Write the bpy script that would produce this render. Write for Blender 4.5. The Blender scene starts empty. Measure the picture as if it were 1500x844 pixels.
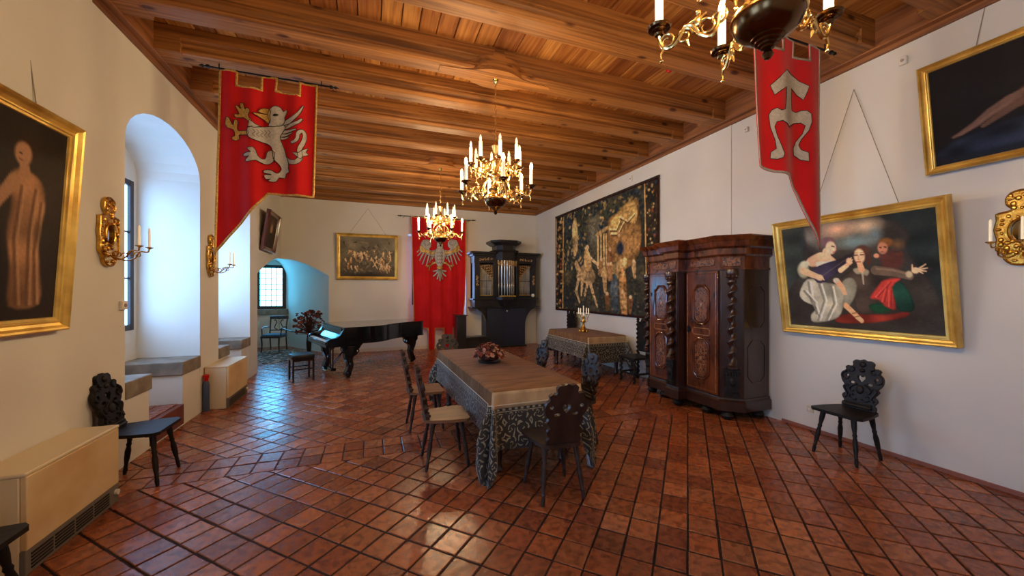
import bpy, math, random
import numpy as np
from mathutils import Vector, Matrix, Euler
from mathutils.geometry import delaunay_2d_cdt
random.seed(7)
rng = np.random.default_rng(11)
PI = math.pi
scene = bpy.context.scene
COL = scene.collection

# ------------------------------------------------------------------ camera, world, exposure
CAM_H, FPX, YAW = 1.65, 556.0, math.radians(20.15)
cam_data = bpy.data.cameras.new('camera')
cam_data.sensor_width = 36.0
cam_data.lens = FPX / 1500.0 * 36.0
cam_data.shift_y = 5.0 / 1500.0
cam_data.clip_start = 0.05
cam = bpy.data.objects.new('camera', cam_data)
cam.location = (0, 0, CAM_H)
cam.rotation_euler = (PI / 2, 0, -YAW)
COL.objects.link(cam)
scene.camera = cam
scene.view_settings.view_transform = 'Standard'
scene.view_settings.look = 'None'
scene.view_settings.exposure = 1.05
scene.view_settings.gamma = 1.0
scene.view_settings.use_curve_mapping = False
world = bpy.data.worlds.new('sky')
world.use_nodes = True
wb = world.node_tree.nodes['Background']
wb.inputs[0].default_value = (0.55, 0.75, 1.0, 1)
wb.inputs[1].default_value = 1.0
scene.world = world
BULB = 600.0          # lit electric candles
BULB_COL = (1.0, 0.735, 0.41)
PANE = 4.9            # daylit window glass
PANE_COL = (0.27, 0.53, 1.0)

# ------------------------------------------------------------------ helpers
def lin(c):
    c = c / 255.0
    return c / 12.92 if c <= 0.04045 else ((c + 0.055) / 1.055) ** 2.4
def C(r, g, b): return (lin(r), lin(g), lin(b), 1.0)
SY, CY = math.sin(YAW), math.cos(YAW)
def ray(u):
    k = (u - 750.0) / FPX
    return (k * CY + SY, -k * SY + CY)
def on_y(u, v, Y):          # measured point of a plane Y = const
    a, b = ray(u); t = Y / b
    return (a * t, CAM_H + (427.0 - v) * t / FPX)
def proj(x, y, z):
    r = x * CY - y * SY; f = x * SY + y * CY
    if f < 0.05: return None
    return (750 + FPX * r / f, 427 - FPX * (z - CAM_H) / f, f)

def material(name, base, rough=.5, metal=0., var=None, vscale=(4, 4, 4), detail=4., bump=0., bscale=None,
             coat=0., sheen=0., spec=.5, emit=None, estr=0., contrast=(.3, .7), attr=False, rvar=0., dist=0.1):
    m = bpy.data.materials.new(name); m.use_nodes = True
    nt = m.node_tree; p = nt.nodes['Principled BSDF']; N = nt.nodes.new; L = nt.links.new
    p.inputs['Base Color'].default_value = base
    p.inputs['Roughness'].default_value = rough
    p.inputs['Metallic'].default_value = metal
    p.inputs['Coat Weight'].default_value = coat
    p.inputs['Coat Roughness'].default_value = .12
    p.inputs['Sheen Weight'].default_value = sheen
    p.inputs['Specular IOR Level'].default_value = spec
    if emit:
        p.inputs['Emission Color'].default_value = emit; p.inputs['Emission Strength'].default_value = estr
    tc = None
    def noise(scale, det):
        nonlocal tc
        if tc is None: tc = N('ShaderNodeTexCoord')
        mp = N('ShaderNodeMapping'); mp.inputs['Scale'].default_value = scale
        L(tc.outputs['Object'], mp.inputs['Vector'])
        n = N('ShaderNodeTexNoise'); n.inputs['Scale'].default_value = 1.0; n.inputs['Detail'].default_value = det
        n.inputs['Distortion'].default_value = dist
        L(mp.outputs[0], n.inputs['Vector']); return n
    src = None
    if attr:
        a = N('ShaderNodeAttribute'); a.attribute_name = 'col'; src = a.outputs['Color']
    if var is not None:
        n = noise(vscale, detail)
        cr = N('ShaderNodeValToRGB'); cr.color_ramp.elements[0].position = contrast[0]; cr.color_ramp.elements[1].position = contrast[1]
        L(n.outputs['Fac'], cr.inputs[0])
        if attr:
            cr.color_ramp.elements[0].color = var; cr.color_ramp.elements[1].color = (1, 1, 1, 1)
            mx = N('ShaderNodeMix'); mx.data_type = 'RGBA'; mx.blend_type = 'MULTIPLY'; mx.inputs[0].default_value = 1
            L(src, mx.inputs[6]); L(cr.outputs[0], mx.inputs[7]); src = mx.outputs[2]
        else:
            cr.color_ramp.elements[0].color = var; cr.color_ramp.elements[1].color = base; src = cr.outputs[0]
        if rvar:
            ma = N('ShaderNodeMath'); ma.operation = 'MULTIPLY_ADD'; ma.inputs[1].default_value = -rvar; ma.inputs[2].default_value = rough + rvar / 2
            L(n.outputs['Fac'], ma.inputs[0]); L(ma.outputs[0], p.inputs['Roughness'])
    if src is not None: L(src, p.inputs['Base Color'])
    if bump:
        n = noise(bscale or vscale, 5.)
        b = N('ShaderNodeBump'); b.inputs['Strength'].default_value = 1.0; b.inputs['Distance'].default_value = bump
        L(n.outputs['Fac'], b.inputs['Height']); L(b.outputs[0], p.inputs['Normal'])
    return m

M = {}
M['plaster'] = material('plaster', C(225, 220, 208), .9, var=C(216, 210, 196), vscale=(.9, .9, .9), bump=.006, bscale=(2.2, 2.2, 2.2), spec=.15)
M['mortar'] = material('mortar', C(40, 25, 19), .7, spec=.25)
M['tile'] = material('terracotta_tile', C(150, 70, 40), .27, attr=True, var=(.46, .40, .36, 1), vscale=(20, 20, 20), detail=9., bump=.0022, bscale=(14, 14, 14), rvar=.25, spec=.55, contrast=(.32, .56))
M['beam'] = material('pine_beam', C(178, 116, 56), .5, var=C(112, 68, 31), vscale=(.5, 17, 21), bump=.004, bscale=(.8, 30, 40), contrast=(.34, .66), dist=1.2, spec=.3)
def add_knots(m, scale):
    nt = m.node_tree; N = nt.nodes.new; L = nt.links.new; p = nt.nodes['Principled BSDF']; src = p.inputs['Base Color'].links[0].from_socket
    tc = N('ShaderNodeTexCoord'); mp = N('ShaderNodeMapping'); mp.inputs['Scale'].default_value = scale; v = N('ShaderNodeTexVoronoi'); v.inputs['Scale'].default_value = 1
    L(tc.outputs['Object'], mp.inputs[0]); L(mp.outputs[0], v.inputs['Vector'])
    cr = N('ShaderNodeValToRGB'); cr.color_ramp.elements[0].position = .07; cr.color_ramp.elements[1].position = .16; cr.color_ramp.elements[0].color = (.22, .14, .1, 1); cr.color_ramp.elements[1].color = (1, 1, 1, 1)
    mx = N('ShaderNodeMix'); mx.data_type = 'RGBA'; mx.blend_type = 'MULTIPLY'; mx.inputs[0].default_value = 1
    L(v.outputs['Distance'], cr.inputs[0]); L(src, mx.inputs[6]); L(cr.outputs[0], mx.inputs[7]); L(mx.outputs[2], p.inputs['Base Color'])
add_knots(M['beam'], (2.0, 4.5, 4.5))
M['plank'] = material('pine_plank', C(178, 112, 58), .55, attr=True, var=(.55, .42, .30, 1), vscale=(26, 1.2, 22), bump=.002, contrast=(.35, .65), dist=.7, spec=.3)
M['stone'] = material('sandstone', C(150, 136, 116), .85, var=C(112, 100, 86), vscale=(7, 7, 7), bump=.008, bscale=(12, 12, 12))
M['gold'] = material('gilt_frame', C(238, 200, 104), .34, .55, var=C(190, 144, 58), vscale=(5, 5, 5), contrast=(.3, .6))
M['gilt'] = material('gilded_metal', C(236, 188, 84), .27, .9, var=C(160, 108, 36), vscale=(26, 26, 26), bump=.004, bscale=(40, 40, 40))
M['organ_gilt'] = material('pale_gilt_carving', C(226, 188, 126), .5, .3, var=C(150, 104, 60), vscale=(30, 30, 30))
M['brass'] = material('polished_brass', C(232, 196, 124), .22, 1.)
M['brass_shade'] = material('shaded_brass', C(104, 74, 44), .22, 1.)  # brass coloured darker for unlit undersides and the dark floor they mirror
M['candle'] = material('ivory_candle', C(246, 236, 206), .45, emit=(1, .8, .5, 1), estr=.15)
M['bulb'] = material('lit_bulb', C(255, 240, 210), .3, emit=BULB_COL + (1,), estr=BULB)
M['bulb_off'] = material('frosted_bulb', C(250, 244, 228), .25)
M['pane'] = material('daylit_pane', C(200, 220, 240), .15, emit=PANE_COL + (1,), estr=PANE)
M['pane_far'] = material('leaded_glass_pane', C(200, 225, 235), .15, var=C(140, 190, 190), vscale=(6, 6, 6), emit=(.09, .52, 1, 1), estr=PANE * 2.2)
M['darkwood'] = material('dark_window_wood', C(52, 36, 28), .5, var=C(34, 24, 19), vscale=(20, 20, 2))
M['black_chair'] = material('ebonised_oak', C(36, 30, 26), .5, var=C(18, 15, 13), vscale=(12, 12, 12), bump=.002, bscale=(30, 30, 30), spec=.28)
M['brown_chair'] = material('dark_stained_oak', C(58, 40, 32), .38, var=C(32, 22, 18), vscale=(12, 12, 4), bump=.002, bscale=(30, 30, 30), coat=.25)
M['worn_seat'] = material('worn_oak_seat', C(140, 98, 62), .45, var=C(96, 62, 38), vscale=(16, 4, 16))
M['walnut'] = material('polished_walnut', C(118, 60, 30), .19, var=C(50, 23, 13), vscale=(7, 7, 2.2), coat=.5, contrast=(.3, .68), dist=1.2)
M['walnut_dark'] = material('dark_walnut', C(62, 34, 24), .28, var=C(34, 18, 13), vscale=(8, 8, 2), coat=.45, dist=1.)
M['burl'] = material('burl_veneer', C(134, 78, 42), .26, var=C(58, 28, 16), vscale=(16, 16, 16), coat=.5, dist=2.5, contrast=(.38, .62))
M['inlay'] = material('light_inlay', C(176, 122, 70), .3, var=C(110, 66, 34), vscale=(30, 30, 30), coat=.4)
M['piano'] = material('black_piano_lacquer', C(12, 12, 14), .12, coat=.6)
M['ivory'] = material('ivory_keys', C(232, 226, 208), .3)
M['organ'] = material('black_organ_wood', C(36, 33, 34), .36, var=C(22, 20, 21), vscale=(14, 14, 2), coat=.2)
M['organ_blue'] = material('blue_black_panel', C(36, 42, 58), .5, var=C(28, 33, 46), vscale=(3, 3, 1))
M['tin'] = material('tin_pipe', C(196, 190, 178), .3, 1., var=C(140, 134, 124), vscale=(20, 20, 3))
M['dull_tin'] = material('old_lead_pipe', C(176, 168, 150), .42, .4, var=C(130, 122, 108), vscale=(20, 20, 3))
M['red'] = material('red_cloth', C(206, 22, 24), .8, var=C(190, 14, 18), vscale=(3, 3, 3), sheen=.15, spec=.2)
M['silver_cloth'] = material('silver_grey_cloth', C(196, 188, 176), .75, var=C(172, 164, 152), vscale=(40, 40, 40), spec=.2)
M['gold_cloth'] = material('gold_thread', C(226, 184, 96), .45, .2, var=C(170, 124, 54), vscale=(60, 60, 60))
M['outline'] = material('black_embroidery', C(26, 18, 16), .8)
M['grey_trim'] = material('grey_braid', C(178, 166, 152), .7, var=C(150, 138, 124), vscale=(60, 60, 60))
M['velvet'] = material('brown_velvet', C(142, 102, 64), .8, var=C(108, 76, 46), vscale=(3, 14, 6), sheen=.05, spec=.12, bump=.004, bscale=(4, 9, 6))
M['velvet_lit'] = material('lit_velvet', C(206, 172, 124), .45, var=C(170, 136, 92), vscale=(8, 5, 3), sheen=.3)  # brown velvet in bright light, its sheen put into a beige colour
M['lining'] = material('white_lining', C(222, 224, 232), .8)
M['cord'] = material('cream_cord', C(206, 192, 160), .7)
M['heater'] = material('cream_enamel', C(228, 200, 150), .42, var=C(206, 164, 108), vscale=(1.6, 1.6, 2.4), contrast=(.25, .5))
M['heater_top'] = material('cream_enamel_top', C(226, 208, 168), .4)
M['grille'] = material('grey_grille', C(112, 104, 92), .5)
M['dark_metal'] = material('black_iron', C(22, 20, 20), .45, .6)
M['white_plastic'] = material('white_plastic', C(228, 222, 210), .4)
M['red_plastic'] = material('red_alarm', C(210, 20, 26), .25)
M['blue_seat'] = material('blue_upholstery', C(70, 110, 140), .7)
M['black_leather'] = material('black_leather', C(26, 26, 28), .32)
M['dried_a'] = material('dried_rust_petals', C(170, 78, 44), .8, var=C(110, 50, 30), vscale=(20, 20, 20))
M['dried_b'] = material('dried_pink_petals', C(228, 180, 150), .8, var=C(176, 112, 84), vscale=(20, 20, 20))
M['dried_c'] = material('dried_brown_leaf', C(88, 44, 32), .8, var=C(50, 28, 22), vscale=(20, 20, 20))
M['dish'] = material('dark_dish', C(44, 42, 52), .35)
M['wire'] = material('picture_wire', C(150, 140, 124), .6)
M['mirror'] = material('mirror_glass', C(150, 140, 120), .06, 1.)
M['canvas'] = material('oil_paint', C(90, 80, 70), .6, attr=True, var=(.82, .82, .82, 1), vscale=(50, 50, 50), bump=.001, bscale=(80, 80, 80), spec=.12)
M['tapestry'] = material('woven_wool', C(90, 80, 70), .95, attr=True, var=(.6, .6, .6, 1), vscale=(30, 30, 30), bump=.006, bscale=(40, 40, 90), spec=.1)
M['canister_blue'] = material('blue_grey_canister', C(70, 84, 116), .4)
def rug_mat():
    m = material('patterned_rug', C(170, 168, 160), .95); nt = m.node_tree; N = nt.nodes.new; L = nt.links.new
    tc = N('ShaderNodeTexCoord'); v = N('ShaderNodeTexVoronoi'); v.inputs['Scale'].default_value = 6; v.feature = 'DISTANCE_TO_EDGE'
    cr = N('ShaderNodeValToRGB'); cr.color_ramp.elements[0].position = .06; cr.color_ramp.elements[1].position = .1
    cr.color_ramp.elements[0].color = C(190, 188, 178); cr.color_ramp.elements[1].color = C(56, 56, 52)
    L(tc.outputs['Object'], v.inputs['Vector']); L(v.outputs['Distance'], cr.inputs[0]); L(cr.outputs[0], nt.nodes['Principled BSDF'].inputs['Base Color'])
    return m
M['rug'] = rug_mat()
def brocade_mat():
    m = material('black_gold_brocade', C(30, 26, 22), .6, sheen=.3); nt = m.node_tree; N = nt.nodes.new; L = nt.links.new
    tc = N('ShaderNodeTexCoord'); sp = N('ShaderNodeSeparateXYZ'); L(tc.outputs['UV'], sp.inputs[0])
    def mt(op, a, b=None, c=None):
        n = N('ShaderNodeMath'); n.operation = op
        for i, q in enumerate((a, b, c)):
            if q is None: continue
            if isinstance(q, (int, float)): n.inputs[i].default_value = q
            else: L(q, n.inputs[i])
        return n.outputs[0]
    us = mt('MULTIPLY', sp.outputs[0], 1 / .125); vs = mt('MULTIPLY', sp.outputs[1], 1 / .125)
    nz = N('ShaderNodeTexNoise'); nz.inputs['Scale'].default_value = 7; L(tc.outputs['UV'], nz.inputs['Vector'])
    us = mt('ADD', us, mt('MULTIPLY', nz.outputs['Fac'], 1.1)); vs = mt('ADD', vs, mt('MULTIPLY', nz.outputs['Fac'], .8))
    x = mt('SUBTRACT', mt('PINGPONG', us, 1.0), .5); y = mt('SUBTRACT', mt('PINGPONG', mt('ADD', vs, .45), 1.0), .5)
    r = mt('SQRT', mt('ADD', mt('MULTIPLY', x, x), mt('MULTIPLY', y, y)))
    th = mt('ARCTAN2', y, x)
    spi = mt('SINE', mt('ADD', mt('MULTIPLY', r, 19.), mt('MULTIPLY', th, 1.0)))
    leaf = mt('SINE', mt('ADD', mt('MULTIPLY', th, 5.), mt('MULTIPLY', r, 26.)))
    s = mt('ADD', spi, mt('MULTIPLY', leaf, .5))
    edge = mt('GREATER_THAN', mt('SINE', mt('MULTIPLY', sp.outputs[0], 110.)), .1)
    vb = sp.outputs[1]
    in1 = mt('MULTIPLY', mt('GREATER_THAN', vb, .135), mt('LESS_THAN', vb, .165))
    ln = mt('MULTIPLY', mt('GREATER_THAN', vb, .172), mt('LESS_THAN', vb, .18))
    fac = mt('GREATER_THAN', s, .74)
    fac = mt('MULTIPLY', fac, mt('GREATER_THAN', vb, .185))
    fac = mt('MAXIMUM', fac, mt('MAXIMUM', mt('MULTIPLY', in1, edge), ln))
    n = N('ShaderNodeTexNoise'); n.inputs['Scale'].default_value = 40; L(tc.outputs['UV'], n.inputs['Vector'])
    c2 = N('ShaderNodeMix'); c2.data_type = 'RGBA'; c2.inputs[6].default_value = C(100, 92, 68); c2.inputs[7].default_value = C(190, 180, 148); L(n.outputs['Fac'], c2.inputs[0])
    mx = N('ShaderNodeMix'); mx.data_type = 'RGBA'; mx.inputs[6].default_value = C(40, 34, 27); L(fac, mx.inputs[0]); L(c2.outputs[2], mx.inputs[7])
    L(mx.outputs[2], nt.nodes['Principled BSDF'].inputs['Base Color'])
    return m
M['brocade'] = brocade_mat()

def T(x=0, y=0, z=0): return Matrix.Translation((x, y, z))
def R(a, ax): return Matrix.Rotation(a, 4, ax)
def S(x, y, z): return Matrix.Diagonal((x, y, z, 1))
def align(p0, p1):
    p0 = Vector(p0); d = Vector(p1) - p0
    return Matrix.Translation(p0) @ d.to_track_quat('Z', 'Y').to_matrix().to_4x4()

def inpoly(x, y, P):
    c = False; n = len(P); j = n - 1
    for i in range(n):
        xi, yi = P[i][0], P[i][1]; xj, yj = P[j][0], P[j][1]
        if (yi > y) != (yj > y) and x < (xj - xi) * (y - yi) / (yj - yi) + xi: c = not c
        j = i
    return c
def spline(P, n=4, closed=False):
    out = []; m = len(P); P = [Vector(p) for p in P]
    for i in range(m if closed else m - 1):
        if closed: a, b, c, d = P[i - 1], P[i], P[(i + 1) % m], P[(i + 2) % m]
        else: a, b, c, d = P[max(i - 1, 0)], P[i], P[i + 1], P[min(i + 2, m - 1)]
        for k in range(n):
            t = k / n
            out.append(.5 * ((2 * b) + (c - a) * t + (2 * a - 5 * b + 4 * c - d) * t * t + (3 * b - a - 3 * c + d) * t ** 3))
    if not closed: out.append(P[-1])
    return out
def triangulate(outer, holes=(), grid=0.):
    V = []; E = []
    for loop in [outer] + list(holes):
        b = len(V); n = len(loop); V += [Vector((p[0], p[1])) for p in loop]; E += [(b + i, b + (i + 1) % n) for i in range(n)]
    if grid:
        xs = [p[0] for p in outer]; ys = [p[1] for p in outer]
        x = min(xs) + grid * .5
        while x < max(xs):
            y = min(ys) + grid * .5
            while y < max(ys):
                if inpoly(x, y, outer) and not any(inpoly(x, y, h) for h in holes): V.append(Vector((x, y)))
                y += grid
            x += grid
    r = delaunay_2d_cdt(V, E, [], 0, 1e-6)
    vs = [(p[0], p[1]) for p in r[0]]; fs = []
    for f in r[2]:
        cx = sum(vs[i][0] for i in f) / len(f); cy = sum(vs[i][1] for i in f) / len(f)
        if inpoly(cx, cy, outer) and not any(inpoly(cx, cy, h) for h in holes): fs.append(tuple(f))
    return vs, fs

class MB:
    def __init__(s): s.v = []; s.f = []; s.uv = None; s.col = None
    def add(s, V, F, m=None):
        b = len(s.v)
        if m is None: s.v += [tuple(p) for p in V]
        else: s.v += [tuple(m @ Vector(p)) for p in V]
        s.f += [tuple(i + b for i in f) for f in F]; return s
    def box(s, x0, y0, z0, x1, y1, z1, m=None):
        return s.add([(x0, y0, z0), (x1, y0, z0), (x1, y1, z0), (x0, y1, z0), (x0, y0, z1), (x1, y0, z1), (x1, y1, z1), (x0, y1, z1)],
                     [(0, 3, 2, 1), (4, 5, 6, 7), (0, 1, 5, 4), (1, 2, 6, 5), (2, 3, 7, 6), (3, 0, 4, 7)], m)
    def lathe(s, prof, n=16, m=None, off=None):
        V = []; F = []; k = len(prof)
        for j, (r, z) in enumerate(prof):
            ox, oy = off(z) if off else (0, 0)
            for i in range(n):
                a = 2 * PI * i / n; V.append((r * math.cos(a) + ox, r * math.sin(a) + oy, z))
        for j in range(k - 1):
            for i in range(n):
                F.append((j * n + i, j * n + (i + 1) % n, (j + 1) * n + (i + 1) % n, (j + 1) * n + i))
        F.append(tuple(range(n - 1, -1, -1))); F.append(tuple((k - 1) * n + i for i in range(n)))
        return s.add(V, F, m)
    def tube(s, path, r, n=8, m=None, closed=False, flat=1.):
        P = [Vector(p) for p in path]; k = len(P); V = []; F = []
        rr = r if isinstance(r, (list, tuple)) else [r] * k
        if len(rr) != k: rr = [rr[0] + (rr[-1] - rr[0]) * i / (k - 1) for i in range(k)]
        up = None
        for i in range(k):
            if closed: t = P[(i + 1) % k] - P[i - 1]
            else: t = P[min(i + 1, k - 1)] - P[max(i - 1, 0)]
            if t.length < 1e-9: t = Vector((0, 0, 1))
            t.normalize()
            if up is None:
                up = Vector((0, 1, 0)) if abs(t.y) < .9 else Vector((1, 0, 0))
            a = up - t * up.dot(t)
            if a.length < 1e-6: a = t.orthogonal()
            a.normalize(); up = a; b = t.cross(a)
            for q in range(n):
                w = 2 * PI * q / n; V.append(P[i] + a * (rr[i] * math.cos(w) * flat) + b * (rr[i] * math.sin(w)))
        for i in range(k if closed else k - 1):
            j = (i + 1) % k
            for q in range(n):
                F.append((i * n + q, i * n + (q + 1) % n, j * n + (q + 1) % n, j * n + q))
        if not closed:
            F.append(tuple(range(n - 1, -1, -1))); F.append(tuple((k - 1) * n + q for q in range(n)))
        return s.add(V, F, m)
    def ball(s, c, r, n=8, k=6, m=None):
        r = r if isinstance(r, (tuple, list)) else (r, r, r)
        V = []; F = []
        for j in range(k + 1):
            ph = PI * j / k
            for i in range(n):
                a = 2 * PI * i / n
                V.append((c[0] + r[0] * math.sin(ph) * math.cos(a), c[1] + r[1] * math.sin(ph) * math.sin(a), c[2] - r[2] * math.cos(ph)))
        for j in range(k):
            for i in range(n): F.append((j * n + i, j * n + (i + 1) % n, (j + 1) * n + (i + 1) % n, (j + 1) * n + i))
        return s.add(V, F, m)
    def prism(s, P, z0, z1, m=None, holes=(), bev=0.):
        """P in the xy plane, extruded along z"""
        vs, fs = triangulate(P, holes); n = len(vs); V = [(x, y, z0) for x, y in vs] + [(x, y, z1) for x, y in vs]
        F = [tuple(reversed(f)) for f in fs] + [tuple(i + n for i in f) for f in fs]
        b0 = 0
        for loop in [P] + list(holes):
            k = len(loop); b = len(V); V += [(p[0], p[1], z0) for p in loop] + [(p[0], p[1], z1) for p in loop]
            F += [(b + i, b + (i + 1) % k, b + k + (i + 1) % k, b + k + i) for i in range(k)]
        return s.add(V, F, m)
    def build(s, name, mat, parent=None, smooth=True, bevel=0., ang=38, solid=0.):
        me = bpy.data.meshes.new(name); me.from_pydata(s.v, [], s.f)
        me.materials.append(mat if not isinstance(mat, str) else M[mat])
        if s.uv is not None:
            l = me.uv_layers.new(name='UVMap'); idx = np.zeros(len(me.loops), dtype=np.int32); me.loops.foreach_get('vertex_index', idx)
            l.data.foreach_set('uv', np.asarray(s.uv, dtype=np.float32)[idx].ravel())
        if s.col is not None:
            a = me.color_attributes.new('col', 'FLOAT_COLOR', 'POINT'); a.data.foreach_set('color', np.asarray(s.col, dtype=np.float32).ravel())
        me.update()
        if smooth:
            me.shade_smooth(); me.set_sharp_from_angle(angle=math.radians(ang))
        o = bpy.data.objects.new(name, me); COL.objects.link(o)
        if parent is not None: o.parent = parent
        if bevel:
            b = o.modifiers.new('bevel', 'BEVEL'); b.width = bevel; b.segments = 2; b.limit_method = 'ANGLE'; b.angle_limit = math.radians(40)
        if solid:
            q = o.modifiers.new('thickness', 'SOLIDIFY'); q.thickness = solid; q.offset = 0
        return o

def tag(o, label, cat, group=None):
    o['label'] = label; o['category'] = cat
    if group: o['group'] = group
    return o
def thing(name, label, cat, loc=(0, 0, 0), rz=0., group=None, rx=0.):
    o = bpy.data.objects.new(name, None); COL.objects.link(o); o.empty_display_size = .1
    o.location = loc; o.rotation_euler = (rx, 0, rz)
    return tag(o, label, cat, group)
def struct(o, label=None):
    o['kind'] = 'structure'
    if label: o['label'] = label; 
    return o
KIDS = {}
def children(o): return [c for c in bpy.data.objects if c.parent == o]
def dup(root, loc, rz, label, group=None):
    r = root.copy(); COL.objects.link(r); r.location = loc; r.rotation_euler = (root.rotation_euler[0], 0, rz); r['label'] = label
    if group: r['group'] = group
    for ch in children(root):
        c = ch.copy(); COL.objects.link(c); c.parent = r
        for g in children(ch):
            d = g.copy(); COL.objects.link(d); d.parent = c
    return r
def clip(P, poly):
    """Sutherland-Hodgman, poly convex counter-clockwise"""
    out = list(P)
    for i in range(len(poly)):
        a, b = poly[i], poly[(i + 1) % len(poly)]; src = out; out = []
        if not src: return []
        def side(p): return (b[0] - a[0]) * (p[1] - a[1]) - (b[1] - a[1]) * (p[0] - a[0])
        for k in range(len(src)):
            p, q = src[k - 1], src[k]; sp, sq = side(p), side(q)
            if (sp >= 0) != (sq >= 0):
                t = sp / (sp - sq); out.append((p[0] + (q[0] - p[0]) * t, p[1] + (q[1] - p[1]) * t))
            if sq >= 0: out.append(q)
    return out
def area(P): return .5 * sum(P[i - 1][0] * P[i][1] - P[i][0] * P[i - 1][1] for i in range(len(P)))

# ------------------------------------------------------------------ room shell
XL, XR, YB, YR, HW = -2.2, 4.9, 11.13, -3.0, 4.6
ZP = 4.07
DEPTH = .67
def arch(y0, y1, spring, rise, n=14):
    c = (y0 + y1) / 2; h = (y1 - y0) / 2
    return [(c - h * math.cos(PI * i / n), spring + rise * math.sin(PI * i / n)) for i in range(n + 1)]
NICHES = [(-2.3, -.64), (.3, 1.96), (4.63, 6.29), (6.95, 8.52)]
A_, B_, C_, D_ = (-2.2, 9.02), (-3.45, 12.98), (-2.45, 13.15), (-1.09, 11.13)
wl = MB()
def quad(mb, *p): mb.add(list(p), [(0, 1, 2, 3)])
y = YR
edges = []
for (y0, y1) in NICHES:
    quad(wl, (XL, y, 0), (XL, y0, 0), (XL, y0, HW), (XL, y, HW))
    ar = arch(y0, y1, 3.12, .45)
    for i in range(len(ar) - 1):
        (a, za), (b, zb) = ar[i], ar[i + 1]
        quad(wl, (XL, a, za), (XL, b, zb), (XL, b, HW), (XL, a, HW))
        quad(wl, (XL, a, za), (XL - DEPTH, a, za), (XL - DEPTH, b, zb), (XL, b, zb))          # soffit
    for yy in (y0, y1):
        quad(wl, (XL, yy, 0), (XL - DEPTH, yy, 0), (XL - DEPTH, yy, 3.12), (XL, yy, 3.12))      # reveals
    wy0, wy1, wz0, wz1 = y0 + .08, y1 - .08, 1.16, 3.05
    xw = XL - DEPTH
    quad(wl, (xw, y0, 0), (xw, y1, 0), (xw, y1, wz0), (xw, y0, wz0))
    quad(wl, (xw, y0, wz0), (xw, wy0, wz0), (xw, wy0, wz1), (xw, y0, wz1))
    quad(wl, (xw, wy1, wz0), (xw, y1, wz0), (xw, y1, wz1), (xw, wy1, wz1))
    quad(wl, (xw, y0, wz1), (xw, y1, wz1), (xw, y1, 3.62), (xw, y0, 3.62))
    # parapet below the seats: foot-well step flush with the wall
    f0, f1 = y0 + .42, y1 - .49
    quad(wl, (XL, y0, 0), (XL, y1, 0), (XL, y1, .24), (XL, y0, .24))
    for (a, b) in ((y0, f0), (f1, y1)):
        wl.box(XL - DEPTH, a, .02, XL - .004, b, .62)
    y = y1
quad(wl, (XL, y, 0), (XL, A_[1], 0), (XL, A_[1], HW), (XL, y, HW))
# corner niche: opening over the left wall and the back wall, vault narrowing to the window
n = 12
op = [(A_[0], A_[1], 0), (A_[0], A_[1], 1.0)]
for i in range(n + 1):
    t = i / n; op.append((XL, A_[1] + (YB - A_[1]) * t, 2.02 + .46 * math.sin(t * PI / 2)))
for i in range(1, n + 1):
    t = i / n; op.append((XL + (D_[0] - XL) * t, YB, 2.02 + .46 * math.cos(t * PI / 2) ** 1.0 + .04 * t))
op += [(D_[0], YB, 1.0), (D_[0], YB, 0)]
k = len(op) - 4
inn = [(B_[0], B_[1], 0), (B_[0], B_[1], 1.0)]
for i in range(k):
    t = i / (k - 1); inn.append((B_[0] + (C_[0] - B_[0]) * (.5 - .5 * math.cos(PI * t)), B_[1] + (C_[1] - B_[1]) * (.5 - .5 * math.cos(PI * t)), 2.02 + .62 * math.sin(PI * t)))
inn += [(C_[0], C_[1], 1.0), (C_[0], C_[1], 0)]
rings = []
for j in range(9):
    t = j / 8; e = t
    rings.append([tuple(a[q] + (b[q] - a[q]) * e + (.10 * math.sin(PI * t) if q == 2 and 2 <= ii < len(op) - 2 else 0) for q in range(3)) for ii, (a, b) in enumerate(zip(op, inn))])
nv = len(op)
wl.add([p for r_ in rings for p in r_], [(j * nv + i, j * nv + i + 1, (j + 1) * nv + i + 1, (j + 1) * nv + i) for j in range(8) for i in range(nv - 1)])
for i in range(2, 2 + n):
    a, b = op[i], op[i + 1]; quad(wl, a, b, (b[0], b[1], HW), (a[0], a[1], HW))
# window wall of the corner niche with a hole
bc = Vector((C_[0] - B_[0], C_[1] - B_[1], 0)); bl = bc.length; bd = bc.normalized()
def on_bc(s, z, out=0.): 
    nrm = Vector((bd.y, -bd.x, 0))
    p = Vector((B_[0], B_[1], 0)) + bd * s + nrm * out; return (p.x, p.y, z)
def s_of(u):
    a, b = ray(u); d = bd   # intersect
    det = a * (-d.y) + d.x * b
    t = (B_[0] * (-d.y) + d.x * B_[1]) / det
    return (Vector((a * t, b * t, 0)) - Vector((B_[0], B_[1], 0))).dot(d)
ws0, ws1, wz0, wz1 = s_of(375.), s_of(419.), 1.12, 2.44
quad(wl, on_bc(-.1, 0), on_bc(bl + .1, 0), on_bc(bl + .1, wz0), on_bc(-.1, wz0))
quad(wl, on_bc(-.1, wz0), on_bc(ws0, wz0), on_bc(ws0, wz1), on_bc(-.1, wz1))
quad(wl, on_bc(ws1, wz0), on_bc(bl + .1, wz0), on_bc(bl + .1, wz1), on_bc(ws1, wz1))
quad(wl, on_bc(-.1, wz1), on_bc(bl + .1, wz1), on_bc(bl + .1, 2.8), on_bc(-.1, 2.8))
wall_left = struct(wl.build('wall_left', 'plaster', ang=25))
# slightly proud nearer wall length with the crease the photo shows
m_ = MB(); m_.box(XL - .1, 1.97, 0, XL + .03, 4.128, 4.3); struct(m_.build('wall_left_pilaster', 'plaster'))

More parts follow.
